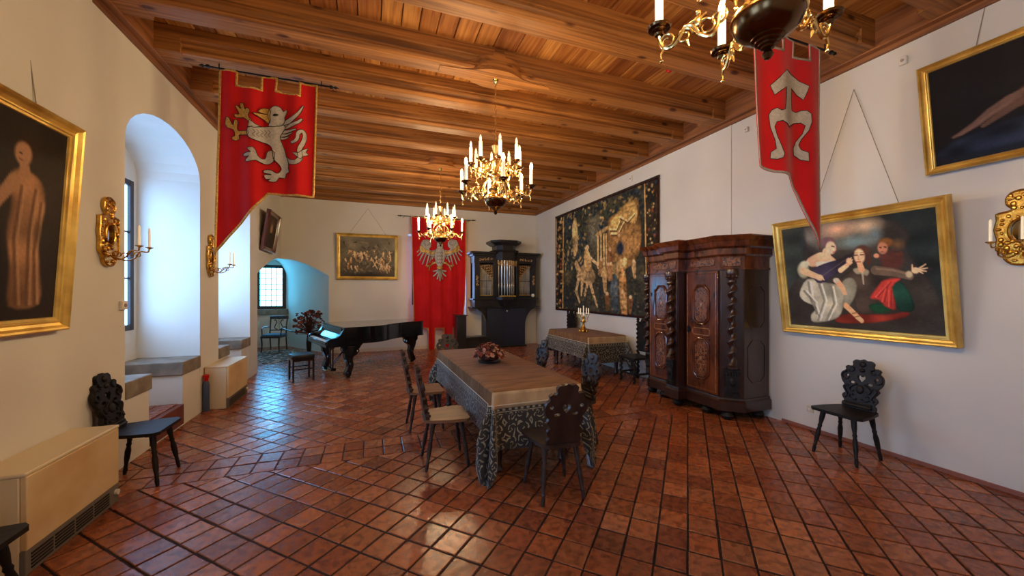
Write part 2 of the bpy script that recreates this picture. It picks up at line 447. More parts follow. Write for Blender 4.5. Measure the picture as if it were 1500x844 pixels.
wb_ = MB()
nx0, nx1, nz0, nz1, nd = .93, 2.62, .80, 3.28, .55
for i in range(2 + n, 2 + 2 * n):
    a, b = op[i], op[i + 1]; quad(wb_, a, b, (b[0], b[1], HW), (a[0], a[1], HW))
quad(wb_, (D_[0], YB, 0), (nx0, YB, 0), (nx0, YB, HW), (D_[0], YB, HW))
quad(wb_, (nx1, YB, 0), (XR, YB, 0), (XR, YB, HW), (nx1, YB, HW))
quad(wb_, (nx0, YB, 0), (nx1, YB, 0), (nx1, YB, nz0), (nx0, YB, nz0))
quad(wb_, (nx0, YB, nz1), (nx1, YB, nz1), (nx1, YB, HW), (nx0, YB, HW))
yw = YB + nd
for (p, q) in (((nx0, nz0), (nx0, nz1)), ((nx0, nz1), (nx1, nz1)), ((nx1, nz1), (nx1, nz0)), ((nx1, nz0), (nx0, nz0))):
    quad(wb_, (p[0], YB, p[1]), (q[0], YB, q[1]), (q[0], yw, q[1]), (p[0], yw, p[1]))
gx0, gx1, gz0, gz1 = 1.10, 2.45, 1.25, 3.15
quad(wb_, (nx0, yw, nz0), (nx1, yw, nz0), (nx1, yw, gz0), (nx0, yw, gz0)); quad(wb_, (nx0, yw, gz1), (nx1, yw, gz1), (nx1, yw, nz1), (nx0, yw, nz1))
quad(wb_, (nx0, yw, gz0), (gx0, yw, gz0), (gx0, yw, gz1), (nx0, yw, gz1)); quad(wb_, (gx1, yw, gz0), (nx1, yw, gz0), (nx1, yw, gz1), (gx1, yw, gz1))
struct(wb_.build('wall_back', 'plaster'))
m_ = MB(); m_.box(XR, YR, -.05, XR + .3, YB + .3, HW); struct(m_.build('wall_right', 'plaster'))
m_ = MB(); m_.box(XL - .3, YR - .3, -.05, XR + .3, YR, HW); struct(m_.build('wall_rear', 'plaster'))
m_ = MB(); m_.box(XR - .012, 4.08, 2.42, XR, 4.10, ZP); struct(m_.build('trim_1', 'plaster'))
m_ = MB(); m_.box(XR - .02, YR, 0, XR, 3.35, .035); struct(m_.build('baseboard_right', material('red_skirting', C(150, 92, 74), .8)))
m_ = MB(); m_.box(D_[0] + .02, YB - .015, 0, nx1 + .4, YB, .09); struct(m_.build('baseboard_back', material('pale_skirting', C(214, 196, 168), .8)))

# windows: frame as root, panes and glazing bars as its parts
def window_plane(name, O, ax, w, z0, z1, cols, rows, pane, fw=.07, bw=.022):
    """O: corner on the floor line, ax: unit vector along the width"""
    ax = Vector(ax); nr = Vector((-ax.y, ax.x, 0))
    mat = Matrix(((ax.x, nr.x, 0, O[0]), (ax.y, nr.y, 0, O[1]), (0, 0, 1, 0), (0, 0, 0, 1)))
    m = MB()
    m.box(0, -.04, z0, fw, .04, z1, mat); m.box(w - fw, -.04, z0, w, .04, z1, mat)
    m.box(fw, -.04, z0, w - fw, .04, z0 + fw, mat); m.box(fw, -.04, z1 - fw, w - fw, .04, z1, mat)
    fr = struct(m.build(name, 'darkwood', bevel=.004))
    cw = (w - 2 * fw) / cols; ch = (z1 - z0 - 2 * fw) / rows
    for i in range(1, cols):
        b = MB(); b.box(fw + i * cw - bw / 2, -.03, z0 + fw, fw + i * cw + bw / 2, .03, z1 - fw, mat); b.build('glazing_bar', 'darkwood', fr)
    for j in range(1, rows):
        b = MB(); b.box(fw, -.025, z0 + fw + j * ch - bw / 2, w - fw, .025, z0 + fw + j * ch + bw / 2, mat); b.build('glazing_bar', 'darkwood', fr)
    pm = MB(); pm.box(-cw / 2, -.004, -ch / 2, cw / 2, .004, ch / 2)
    first = None
    for i in range(cols):
        for j in range(rows):
            if first is None: o = first = pm.build('pane', pane, fr)
            else: o = first.copy(); COL.objects.link(o); o.parent = fr
            o.matrix_local = mat @ T(fw + (i + .5) * cw, 0, z0 + fw + (j + .5) * ch)
    return fr
for k, (y0, y1) in enumerate(NICHES):
    window_plane('window_%d' % (k + 1), (XL - DEPTH - .03, y0 + .08), (0, 1, 0), (y1 - y0) - .16, 1.16, 3.05, 2, 3, 'pane')
p0 = on_bc(ws0, 0, -.03)
window_plane('window_5', (p0[0], p0[1]), (bd.x, bd.y, 0), ws1 - ws0, wz0, wz1, 4, 7, 'pane_far', .10, .020)
window_plane('window_6', (gx0, yw + .03), (1, 0, 0), gx1 - gx0, gz0, gz1, 2, 3, 'pane')
# stone seats and tiled foot-wells of the window recesses
tr = 2
M['step_wood'] = material('red_step_edge', C(112, 56, 40), .5)
for (y0, y1) in NICHES:
    f0, f1 = y0 + .42, y1 - .49
    for (a, b) in ((y0, f0 + .03), (f1 - .03, y1)):
        m = MB(); m.box(XL - DEPTH + .002, a + .002, .62, XL + .015, b - .002, .785); struct(m.build('trim_%d' % tr, 'stone', bevel=.012)); tr += 1
    m = MB(); m.box(XL - DEPTH + .002, f0, .02, XL + .012, f1, .262); st = struct(m.build('trim_%d' % tr, 'step_wood', bevel=.006)); tr += 1
    tm = MB(); tm.box(-.094, -.054, 0, .094, .054, .014); first = None
    for i in range(3):
        for j in range(6):
            if first is None:
                tm.col = [C(140, 72, 50)] * 8; o = first = tm.build('tile', 'tile', st, bevel=.003)
            else: o = first.copy(); COL.objects.link(o); o.parent = st
            o.location = (XL - .14 - i * .2, f0 + .065 + j * .122, .262)
m = MB(); m.box(nx0 + .003, YB - .03, nz0 - .07, nx1 - .003, yw - .003, nz0 + .012); struct(m.build('trim_%d' % tr, 'stone', bevel=.01)); tr += 1
m = MB()
q = [on_bc(ws0 - .05, 0, .16), on_bc(ws1 + .05, 0, .16), on_bc(ws1 + .05, 0, .001), on_bc(ws0 - .05, 0, .001)]
m.prism([(p[0], p[1]) for p in q], .97, 1.115); struct(m.build('trim_%d' % tr, 'stone', bevel=.01)); tr += 1

# floor: mortar bed with terracotta tiles laid at 45 degrees and a straight band
m = MB(); m.box(-3.9, YR - .3, -.2, XR + .3, 13.6, -.006); floor = struct(m.build('floor', 'mortar'))
ROOM = [(XL, YR), (XR, YR), (XR, YB), (XL, YB)]
NICHE_POLY = [A_, (XL, YB - .001), D_, C_, B_][::-1]
if area(NICHE_POLY) < 0: NICHE_POLY = NICHE_POLY[::-1]
NP1 = [A_, (XL, YB), B_]; NP2 = [(XL, YB), D_, C_]; NP3 = [(XL, YB), C_, B_]
BY0, BY1 = 4.04, 4.50
def rect(x0, y0, x1, y1): return [(x0, y0), (x1, y0), (x1, y1), (x0, y1)]
zones = [rect(XL, YR, XR, BY0), rect(XL, BY1, XR, YB)] + [z if area(z) > 0 else z[::-1] for z in (NP1, NP2, NP3)]
tw, tl, gap = .188, .222, .0058
tiles = []
c45 = math.sqrt(.5)
for zi, zone in enumerate(zones):
    xs = [p[0] for p in zone]; ys = [p[1] for p in zone]
    cr = [((x + y_) * c45, (y_ - x) * c45) for x in (min(xs), max(xs)) for y_ in (min(ys), max(ys))]
    a0, a1 = min(p[0] for p in cr), max(p[0] for p in cr); b0, b1 = min(p[1] for p in cr), max(p[1] for p in cr)
    for i in range(int(a0 // tl) - 1, int(a1 // tl) + 2):
        for j in range(int(b0 // tw) - 1, int(b1 // tw) + 2):
            g2 = gap * random.uniform(.8, 1.5)
            P = [((i + di) * tl + (g2 if di == 0 else -g2), (j + dj) * tw + (g2 if dj == 0 else -g2)) for di, dj in ((0, 0), (1, 0), (1, 1), (0, 1))]
            P = [((a - b) * c45, (a + b) * c45) for a, b in P]
            P = clip(P, zone)
            if len(P) >= 3 and area(P) > .0012: tiles.append(P)
bw_ = (BY1 - BY0) / 2
for i in range(int((XR - XL) / .192) + 1):
    for j in range(2):
        x0 = XL + i * .192; P = rect(x0 + gap, BY0 + j * bw_ + gap + .004, min(x0 + .192 - gap, XR), BY0 + (j + 1) * bw_ - gap - .004)
        if P[1][0] - P[0][0] > .03: tiles.append(P)
def tile_geo(mb, P, cols):
    cx = sum(p[0] for p in P) / len(P); cy = sum(p[1] for p in P) / len(P); n = len(P)
    z = random.uniform(-.0018, .0012); tx, ty = random.uniform(-.009, .009), random.uniform(-.009, .009)
    V = []
    for (f, dz) in ((1., -.016), (1., -.003), (.955, 0.)):
        for (x, y_) in P:
            X = cx + (x - cx) * f; Y = cy + (y_ - cy) * f
            V.append((X, Y, (z + dz + (X - cx) * tx + (Y - cy) * ty) if dz > -.01 else -.012))
    F = [(i, (i + 1) % n, n + (i + 1) % n, n + i) for i in range(n)] + [(n + i, n + (i + 1) % n, 2 * n + (i + 1) % n, 2 * n + i) for i in range(n)] + [tuple(range(2 * n, 3 * n))]
    mb.add(V, F)
    b = random.choice([(164, 90, 50), (168, 94, 53), (156, 84, 46), (172, 100, 58), (148, 78, 45), (176, 106, 66), (160, 87, 48), (140, 74, 44)])
    k = random.uniform(.9, 1.08); c = C(b[0] * k, b[1] * k, b[2] * k)
    cols += [c] * len(V)
def score(P):
    pts = [proj(p[0], p[1], 0) for p in P]
    if any(p is None for p in pts): return 0
    cx = sum(p[0] for p in pts) / len(pts); cy = sum(p[1] for p in pts) / len(pts)
    if not (-20 < cx < 1520 and cy < 864): return 0
    return abs(area([(p[0], p[1]) for p in pts]))
tiles.sort(key=score, reverse=True)
for P in tiles[:300]:
    mb = MB(); cols = []; tile_geo(mb, P, cols); mb.col = cols; mb.build('tile', 'tile', floor, smooth=False)
mb = MB(); cols = []
for P in tiles[300:]: tile_geo(mb, P, cols)
mb.col = cols; o = mb.build('tile_field', 'tile', floor, smooth=False); o['kind'] = 'stuff'

# ceiling: backing, boards, moulded beams, wall plates
m = MB(); m.box(XL - .7, YR - .3, HW - .06, XR + .3, YB + .3, HW + .1); ceiling = struct(m.build('ceiling', 'beam'))
BF = [v + .12 for v in (-2.3, -1.45, -.6, .22, 1.08, 1.80, 2.50, 3.30, 4.25, 5.04, 5.88, 6.72, 7.64, 8.44, 9.32, 10.15, 10.9)]
BZ, BW, BT = 4.14, .30, 4.415
prof = [(-.145, .30), (-.145, .15), (-.128, .142), (-.128, .118), (-.106, .108), (-.086, .084), (-.084, .066), (-.112, .060), (-.122, .040), (-.112, .010), (-.09, .0)]
prof = prof + [(-a, b) for a, b in prof[::-1]]
for yf in BF:
    yc = yf - .12
    m = MB(); k = len(prof)
    V = [(XL, py, BZ + pz) for py, pz in prof] + [(XR, py, BZ + pz) for py, pz in prof]
    F = [(i, i + 1, k + i + 1, k + i) for i in range(k - 1)] + [tuple(range(k)), tuple(range(2 * k - 1, k - 1, -1))]
    m.add(V, F); m.box(XL, -.147, BZ - .004, XL + .32, .147, BZ + .29); m.box(XR - .32, -.147, BZ - .004, XR, .147, BZ + .29); o = m.build('beam', 'beam', ceiling, ang=20); o.location = (0, yc, 0)
CHAND = [(1.52, 1.10), (1.354, 4.25), (1.28, 7.66)]
for (bx, by) in CHAND:
    P = [(-.66, -.06), (-.44, -.085), (-.29, -.115), (-.19, -.165), (-.09, -.195), (.09, -.195), (.19, -.165), (.29, -.115), (.44, -.085), (.66, -.06)]; P = P + [(a, -b) for a, b in P[::-1]]
    pts = [(p.x, p.y) for p in spline([(a, b, 0) for a, b in P], 4)]
    m = MB(); m.prism(pts, -.006, .15)

    m.lathe([(.0, 0), (.075, 0), (.075, .010), (.06, .016), (.05, .010), (.02, .018), (0, .018)], 24, T(0, -.143, .19) @ R(PI / 2, 'X'))
    o = m.build('beam_boss', 'beam', ceiling, ang=30, bevel=.012); o.location = (bx, by, BZ)
boards = []
ys = BF + [YB]
for gi in range(len(BF) - 1):
    y0, y1 = BF[gi] - .13, BF[gi + 1] - .11
    x = XL
    while x < XR - .02:
        w = random.uniform(.17, .27); x1 = min(x + w, XR)
        boards.append((x, y0, x1, y1, random.uniform(0, .010))); x = x1
boards.append((XL, BF[-1] - .13, XR, YB, 0)); boards.append((XL, YR, XR, BF[0] - .11, 0))
def board_geo(mb, b, cols):
    x0, y0, x1, y1, dz = b; g = .004
    V = [(x0 + g, y0, BT - dz + .03), (x1 - g, y0, BT - dz + .03), (x1 - g, y1, BT - dz + .03), (x0 + g, y1, BT - dz + .03),
         (x0 + g, y0, BT - dz + .006), (x1 - g, y0, BT - dz + .006), (x1 - g, y1, BT - dz + .006), (x0 + g, y1, BT - dz + .006),
         (x0 + g + .006, y0, BT - dz), (x1 - g - .006, y0, BT - dz), (x1 - g - .006, y1, BT - dz), (x0 + g + .006, y1, BT - dz)]
    mb.add(V, [(0, 1, 5, 4), (1, 2, 6, 5), (2, 3, 7, 6), (3, 0, 4, 7), (4, 5, 9, 8), (5, 6, 10, 9), (6, 7, 11, 10), (7, 4, 8, 11), (8, 9, 10, 11)])
    c = random.choice([(190, 126, 60), (174, 110, 52), (158, 96, 46), (204, 142, 72), (180, 116, 54)]); cols += [C(*c)] * 12
def bscore(b):
    p = proj((b[0] + b[2]) / 2, (b[1] + b[3]) / 2, BT)
    if p is None or not (-40 < p[0] < 1540 and -60 < p[1]): return 0
    return 1 / p[2]
boards.sort(key=bscore, reverse=True)
for b in boards[:300]:
    mb = MB(); cols = []; board_geo(mb, b, cols); mb.col = cols; mb.build('plank', 'plank', ceiling, smooth=False)
mb = MB(); cols = []
for b in boards[300:]: board_geo(mb, b, cols)
mb.col = cols; o = mb.build('plank_field', 'plank', ceiling, smooth=False); o['kind'] = 'stuff'
M['plate_wood'] = material('wall_plate_wood', C(160, 100, 52), .55, var=C(104, 60, 30), vscale=(14, .8, 22), bump=.004, dist=.6)
for nm, x0, x1, s_ in (('trim_%d' % tr, XL - .02, XL + .10, 1), ('trim_%d' % (tr + 1), XR - .10, XR + .02, -1)):
    m = MB(); m.box(x0, YR, ZP + .05, x1, YB, HW - .05)
    if s_ > 0: m.box(x0, YR, ZP, x0 + .05, YB, ZP + .06)
    else: m.box(x1 - .05, YR, ZP, x1, YB, ZP + .06)
    struct(m.build(nm, 'plate_wood', bevel=.008))
m = MB(); m.box(XL, YB - .06, ZP + .0, XR, YB + .02, HW - .05); struct(m.build('trim_%d' % (tr + 2), 'beam', bevel=.008))

# ------------------------------------------------------------------ chandeliers
def make_chandelier(label):
    t = thing('chandelier', label, 'chandelier', group='brass chandeliers under the beams')
    m = MB(); m.lathe([(.0, 0), (.012, .004), (.022, .022), (.012, .04), (.024, .046), (.024, .054), (.034, .058), (.034, .066), (.046, .070), (.046, .078), (.060, .084), (.060, .09), (.090, .104), (.115, .128), (.128, .158), (.130, .17)], 32)
    m.build('bowl', 'brass_shade', t)
    m = MB(); m.lathe([(.130, .168), (.136, .172), (.136, .180), (.128, .186), (.120, .192), (.105, .215), (.075, .235), (.055, .245), (.048, .26), (.062, .27)], 32); m.build('bowl_cover', 'brass', t)
    m = MB(); m.lathe([(.062, .268), (.078, .276), (.082, .292), (.078, .306), (.05, .316)], 28); m.build('collar', 'brass_shade', t)
    m = MB(); m.lathe([(.04, .314), (.05, .33), (.03, .35), (.022, .38), (.034, .41), (.04, .43), (.026, .45), (.05, .475), (.05, .49), (.026, .505), (.02, .56), (.036, .60), (.042, .63), (.026, .66), (.018, .70), (.03, .74), (.052, .80), (.044, .812), (.02, .825), (.012, .86), (.0, .862)], 20)
    for i in range(12):
        a = 2 * PI * i / 12; m.tube([(math.cos(a) * .122, math.sin(a) * .122, .188), (math.cos(a) * .108, math.sin(a) * .108, .213), (math.cos(a) * .078, math.sin(a) * .078, .233)], [.012, .012, .008], 6)
    m.build('stem', 'brass', t)
    def arm(R_, zc, zroot, lit, nm):
        # in the xz plane, growing along +x
        s = R_ / .42
        P = [(.05, 0, zroot), (.11, 0, zroot - .02), (.15, 0, zroot - .09), (.19, 0, zc - .11), (.245, 0, zc - .095), (.275, 0, zc - .045), (.305, 0, zc - .035), (.33, 0, zc - .07), (.365, 0, zc - .105), (.40, 0, zc - .095), (.42, 0, zc - .05), (.42, 0, zc - .01)]
        P = [(p[0] * s, 0, p[2]) for p in P]
        m = MB(); m.tube(spline(P, 4), .0085, 7)
        def curl(cx, cz, r, a0, turns, w=.0065):
            k = 14; m.tube([(cx * s + r * (1 - .62 * i / k) * math.cos(a0 + turns * 2 * PI * i / k), 0, cz + r * (1 - .62 * i / k) * math.sin(a0 + turns * 2 * PI * i / k)) for i in range(k + 1)], [w, w * .6], 6)
        curl(.385, zc - .07, .038, 0, 1.3); curl(.31, zc - .075, .036, PI, -1.3); curl(.22, zc - .07, .045, -.5, 1.2); curl(.175, zc - .045, .035, 2.5, 1.2)
        m.tube([(.40 * s, 0, zc - .10), (.415 * s, 0, zc - .125), (.41 * s, 0, zc - .15)], [.008, .004], 6); m.ball((.41 * s, 0, zc - .155), .010, 6, 5)
        m.tube([(.30 * s, 0, zc - .10), (.29 * s, 0, zc - .13)], [.008, .003], 6)
        # small seated figure ornament
        m.ball((.255 * s, 0, zc - .035), (.018, .014, .028), 8, 6); m.ball((.252 * s, 0, zc + .005), (.012, .012, .014), 8, 6)
        m.tube([(.262 * s, 0, zc - .02), (.29 * s, .0, zc - .03)], [.007, .005], 6); m.tube([(.245 * s, 0, zc - .02), (.22 * s, 0, zc - .005)], [.007, .005], 6)
        a = m.build(nm, 'brass', t)
        M4 = T(R_, 0, zc)
        m = MB(); m.lathe([(.0, -.03), (.018, -.03), (.022, -.022), (.014, -.016), (.034, -.01), (.034, -.004), (.05, .0), (.055, .010), (.048, .010), (.02, .004), (.0, .004)], 20, M4); m.build('drip_pan', 'brass_shade', a)
        m = MB(); m.lathe([(.0195, .0), (.0195, .19), (.016, .196), (.0, .197)], 14, M4); m.build('candle', 'candle', a)
        m = MB(); m.lathe([(.006, .195), (.012, .203), (.0155, .222), (.012, .245), (.005, .265), (.0, .272)], 10, M4); m.build('bulb', 'bulb' if lit else 'bulb_off', a)
        return a
    a0 = arm(.43, .30, .43, True, 'arm'); b0 = arm(.29, .575, .63, False, 'upper_arm')
    for src, n, ph in ((a0, 6, .06), (b0, 8, .3)):
        kids = children(src)
        for i in range(n):
            o = src if i == 0 else src.copy()
            if i:
                COL.objects.link(o); o.parent = t
                for kx in kids:
                    d = kx.copy(); COL.objects.link(d); d.parent = o
            o.rotation_euler = (0, 0, ph + 2 * PI * i / n)
    m = MB(); z = .855; i = 0
    ztop = 4.135 - 2.55
    while z < ztop - .05:
        mm = T(0, 0, z + .022) @ (R(PI / 2, 'Z') if i % 2 else Matrix.Identity(4))
        m.tube([(.011 * math.cos(a), 0, .026 * math.sin(a)) for a in [2 * PI * q / 10 for q in range(10)]], .0035, 5, mm, closed=True)
        z += .043; i += 1
    m.build('chain', 'brass', t)
    m = MB(); m.lathe([(.0, ztop - .06), (.018, ztop - .055), (.03, ztop - .03), (.018, ztop - .015), (.036, ztop - .004), (.036, ztop), (0, ztop)], 16); m.build('ceiling_hook', 'brass', t)
    return t
ch = make_chandelier('large brass chandelier cut off by the top edge, nearest to the viewer')
ch.location = (CHAND[0][0], CHAND[0][1], 2.60)
dup(ch, (CHAND[1][0], CHAND[1][1], 2.55), .35, 'brass chandelier with lit candles hanging above the long main table')
dup(ch, (CHAND[2][0], CHAND[2][1], 2.55), .8, 'farthest brass chandelier, hanging in front of the eagle banner')

# ------------------------------------------------------------------ carved chairs
def turned(m, p0, p1, s=1.):
    L_ = (Vector(p1) - Vector(p0)).length
    pr = [(.011, 0), (.013, .02), (.017, .10), (.013, .16), (.0165, .18), (.013, .2), (.020, .34), (.022, .50), (.015, .60), (.020, .64), (.015, .68), (.022, .8), (.025, 1.0)]
    m.lathe([(r * s, z * L_) for r, z in pr], 12, align(p0, p1))
def make_chair(label, mat, seatmat, group):
    t = thing('carved_chair', label, 'chair', group=group)
    m = MB()
    P = [(-.225, .17), (-.19, .205), (.19, .205), (.225, .17), (.215, .02), (.17, -.17), (.13, -.215), (-.13, -.215), (-.17, -.17), (-.215, .02)]
    m.prism(P, .435, .462); m.build('seat', seatmat, t, bevel=.006)
    m = MB(); m.box(-.15, .09, .41, .15, .13, .436); m.box(-.13, -.15, .41, .13, -.11, .436); m.build('seat_batten', mat, t)
    for sx in (-1, 1):
        for (ty, by) in ((.13, .19), (-.13, -.20)):
            m = MB(); turned(m, (sx * .19 if ty > 0 else sx * .175, by, 0), (sx * .13, ty, .435)); m.build('leg', mat, t)
    half = [(0, .0), (.125, .0), (.142, .015), (.142, .05), (.125, .065), (.137, .085), (.15, .112), (.138, .138), (.122, .15), (.14, .178), (.154, .205), (.14, .228), (.158, .25), (.175, .285), (.178, .325), (.165, .36), (.14, .385), (.15, .41), (.125, .43), (.095, .425), (.085, .445), (.09, .475), (.06, .50), (.03, .495), (0, .51)]
    hs = [(p.x, p.y) for p in spline([(a, b, 0) for a, b in half], 2)]
    outer = hs + [(-x, y_) for x, y_ in reversed(hs[1:-1])]
    heart = [(0, .27), (.018, .29), (.034, .315), (.034, .335), (.022, .345), (.008, .340), (0, .328), (-.008, .340), (-.022, .345), (-.034, .335), (-.034, .315), (-.018, .29)]
    def bean(s): return [(s * (.075 + .026 * math.cos(a)), .262 + .014 * math.sin(a)) for a in [2 * PI * i / 10 * s for i in range(10)]]
    def ring(s): return [(s * (.125 + .018 * math.cos(a)), .325 + .016 * math.sin(a)) for a in [2 * PI * i / 10 * s for i in range(10)]]
    m = MB(); BM = T(0, -.165, .455) @ R(math.radians(11), 'X') @ R(PI / 2, 'X')
    m.prism(outer, -.0, .03, BM, [heart, bean(1), bean(-1), ring(1), ring(-1)])
    m.build('backrest', mat, t, bevel=.003)
    m = MB()       # relief on the sitter's side: local -z of the plate
    for s in (-1, 1):
        for path, w in ((((.13, .37), (.165, .345), (.168, .305), (.14, .285), (.115, .295), (.105, .32)), .012),
                        (((.10, .42), (.07, .40), (.085, .37), (.115, .375)), .012), (((.125, .10), (.10, .12), (.11, .15), (.14, .2), (.12, .225), (.10, .215)), .012),
                        (((.03, .25), (.06, .235), (.09, .20), (.075, .17), (.05, .18)), .011), (((.02, .10), (.05, .09), (.085, .11), (.075, .14), (.05, .135)), .011)):
            m.tube(spline([(s * a, b, -.004) for a, b in path], 3), [w, w * .7], 6, BM)
    m.ball((0, .455, -.004), (.03, .03, .016), 10, 6, BM); m.ball((0, .20, -.004), (.035, .045, .016), 10, 6, BM); m.ball((0, .395, -.004), (.026, .02, .014), 8, 6, BM)
    m.tube([(-.115, .03, -.006), (.115, .03, -.006)], .016, 8, BM); m.tube([(-.115, .06, -.003), (.115, .06, -.003)], .010, 8, BM)
    m.build('carving', mat, t)
    return t
H = PI / 2
wc = 'black carved chairs along the walls'
c0 = make_chair('black carved chair with pierced back standing alone against the right wall below the musicians painting', 'black_chair', 'black_chair', wc)
c0.location = (4.45, 2.41, 0); c0.rotation_euler = (0, 0, H - .02)
dup(c0, (-1.90, 4.24, 0), -H, 'black carved chair against the left wall between the near heater and the window seat')
dup(c0, (-1.845, 2.47, 0), -H, 'black chair of which only a seat corner and leg show at the lower left edge')
tg = 'dark carved chairs around the main table'
c1 = make_chair('dark carved chair with worn tan seat, left side of main table, nearer one', 'brown_chair', 'worn_seat', tg)
c1.location = (.66, 3.70, 0); c1.rotation_euler = (0, 0, -H)
dup(c1, (.60, 4.74, 0), -H + .03, 'dark carved chair with worn tan seat, left side of main table, farther one')
c2 = make_chair('dark carved chair at the near end of main table, plain back to the viewer', 'brown_chair', 'brown_chair', tg)
c2.location = (1.41, 2.84, 0); c2.rotation_euler = (0, 0, -.05)
dup(c2, (2.08, 3.71, 0), H, 'carved chair on the right side of main table, nearer one, back catching blue light')
dup(c2, (2.06, 4.98, 0), H, 'carved chair on the right side of main table, farther one, towards the small table')
dup(c2, (1.15, 5.98, 0), PI, 'carved chair at the far end of main table, only its back crest showing')

def make_tall_chair(label):
    t = thing('tall_carved_chair', label, 'chair', group='tall carved chairs by the tapestry')
    m = MB(); m.box(-.23, -.21, .42, .23, .23, .46); m.build('seat', 'black_chair', t, bevel=.008)
    for sx in (-1, 1):
        m = MB(); m.lathe([(.024 + .005 * math.sin(z * 9), z * .0105) for z in range(0, 41)], 10, T(sx * .19, .19, 0), off=lambda z: (.009 * math.cos(z * 75), .009 * math.sin(z * 75))); m.build('leg', 'black_chair', t)
        m = MB(); m.lathe([(.026, z * .0118) for z in range(0, 91)], 10, T(sx * .19, -.19, 0), off=lambda z: (.010 * math.cos(z * 75), .010 * math.sin(z * 75)))
        m.lathe([(.0, 1.06), (.03, 1.065), (.03, 1.08), (.018, 1.09), (.032, 1.115), (.02, 1.14), (0, 1.15)], 10, T(sx * .19, -.19, 0)); m.build('back_post', 'black_chair', t)
    m = MB(); m.box(-.17, -.205, .52, .17, -.18, .98); m.build('back_panel', 'black_chair', t, bevel=.006)
    P = [(-.19, 0), (.19, 0), (.2, .05), (.16, .09), (.1, .1), (.07, .15), (.03, .17), (0, .19), (-.03, .17), (-.07, .15), (-.1, .1), (-.16, .09), (-.2, .05)]
    m = MB(); m.prism(P, -.018, .018, T(0, -.19, .98) @ R(PI / 2, 'X'))
    for s in (-1, 1): m.tube(spline([(s * .02, -.17, 1.02), (s * .09, -.165, 1.01), (s * .13, -.165, 1.045), (s * .09, -.165, 1.07), (s * .07, -.165, 1.04)], 3), .012, 6)
    m.ball((0, -.17, 1.10), (.035, .02, .04)); m.build('crest', 'black_chair', t, bevel=.004)
    for a, b in (((-.19, .19, .16), (.19, .19, .16)), ((-.19, -.19, .16), (-.19, .19, .16)), ((.19, -.19, .16), (.19, .19, .16))): m = MB(); m.tube([a, b], .018, 8); m.build('stretcher', 'black_chair', t)
    return t
tc_ = make_tall_chair('tall black chair with twisted posts between the small table and the wardrobe')
tc_.location = (4.56, 5.78, 0); tc_.rotation_euler = (0, 0, H)
dup(tc_, (4.56, 8.55, 0), H, 'tall black chair with twisted posts beyond the far end of the small table')

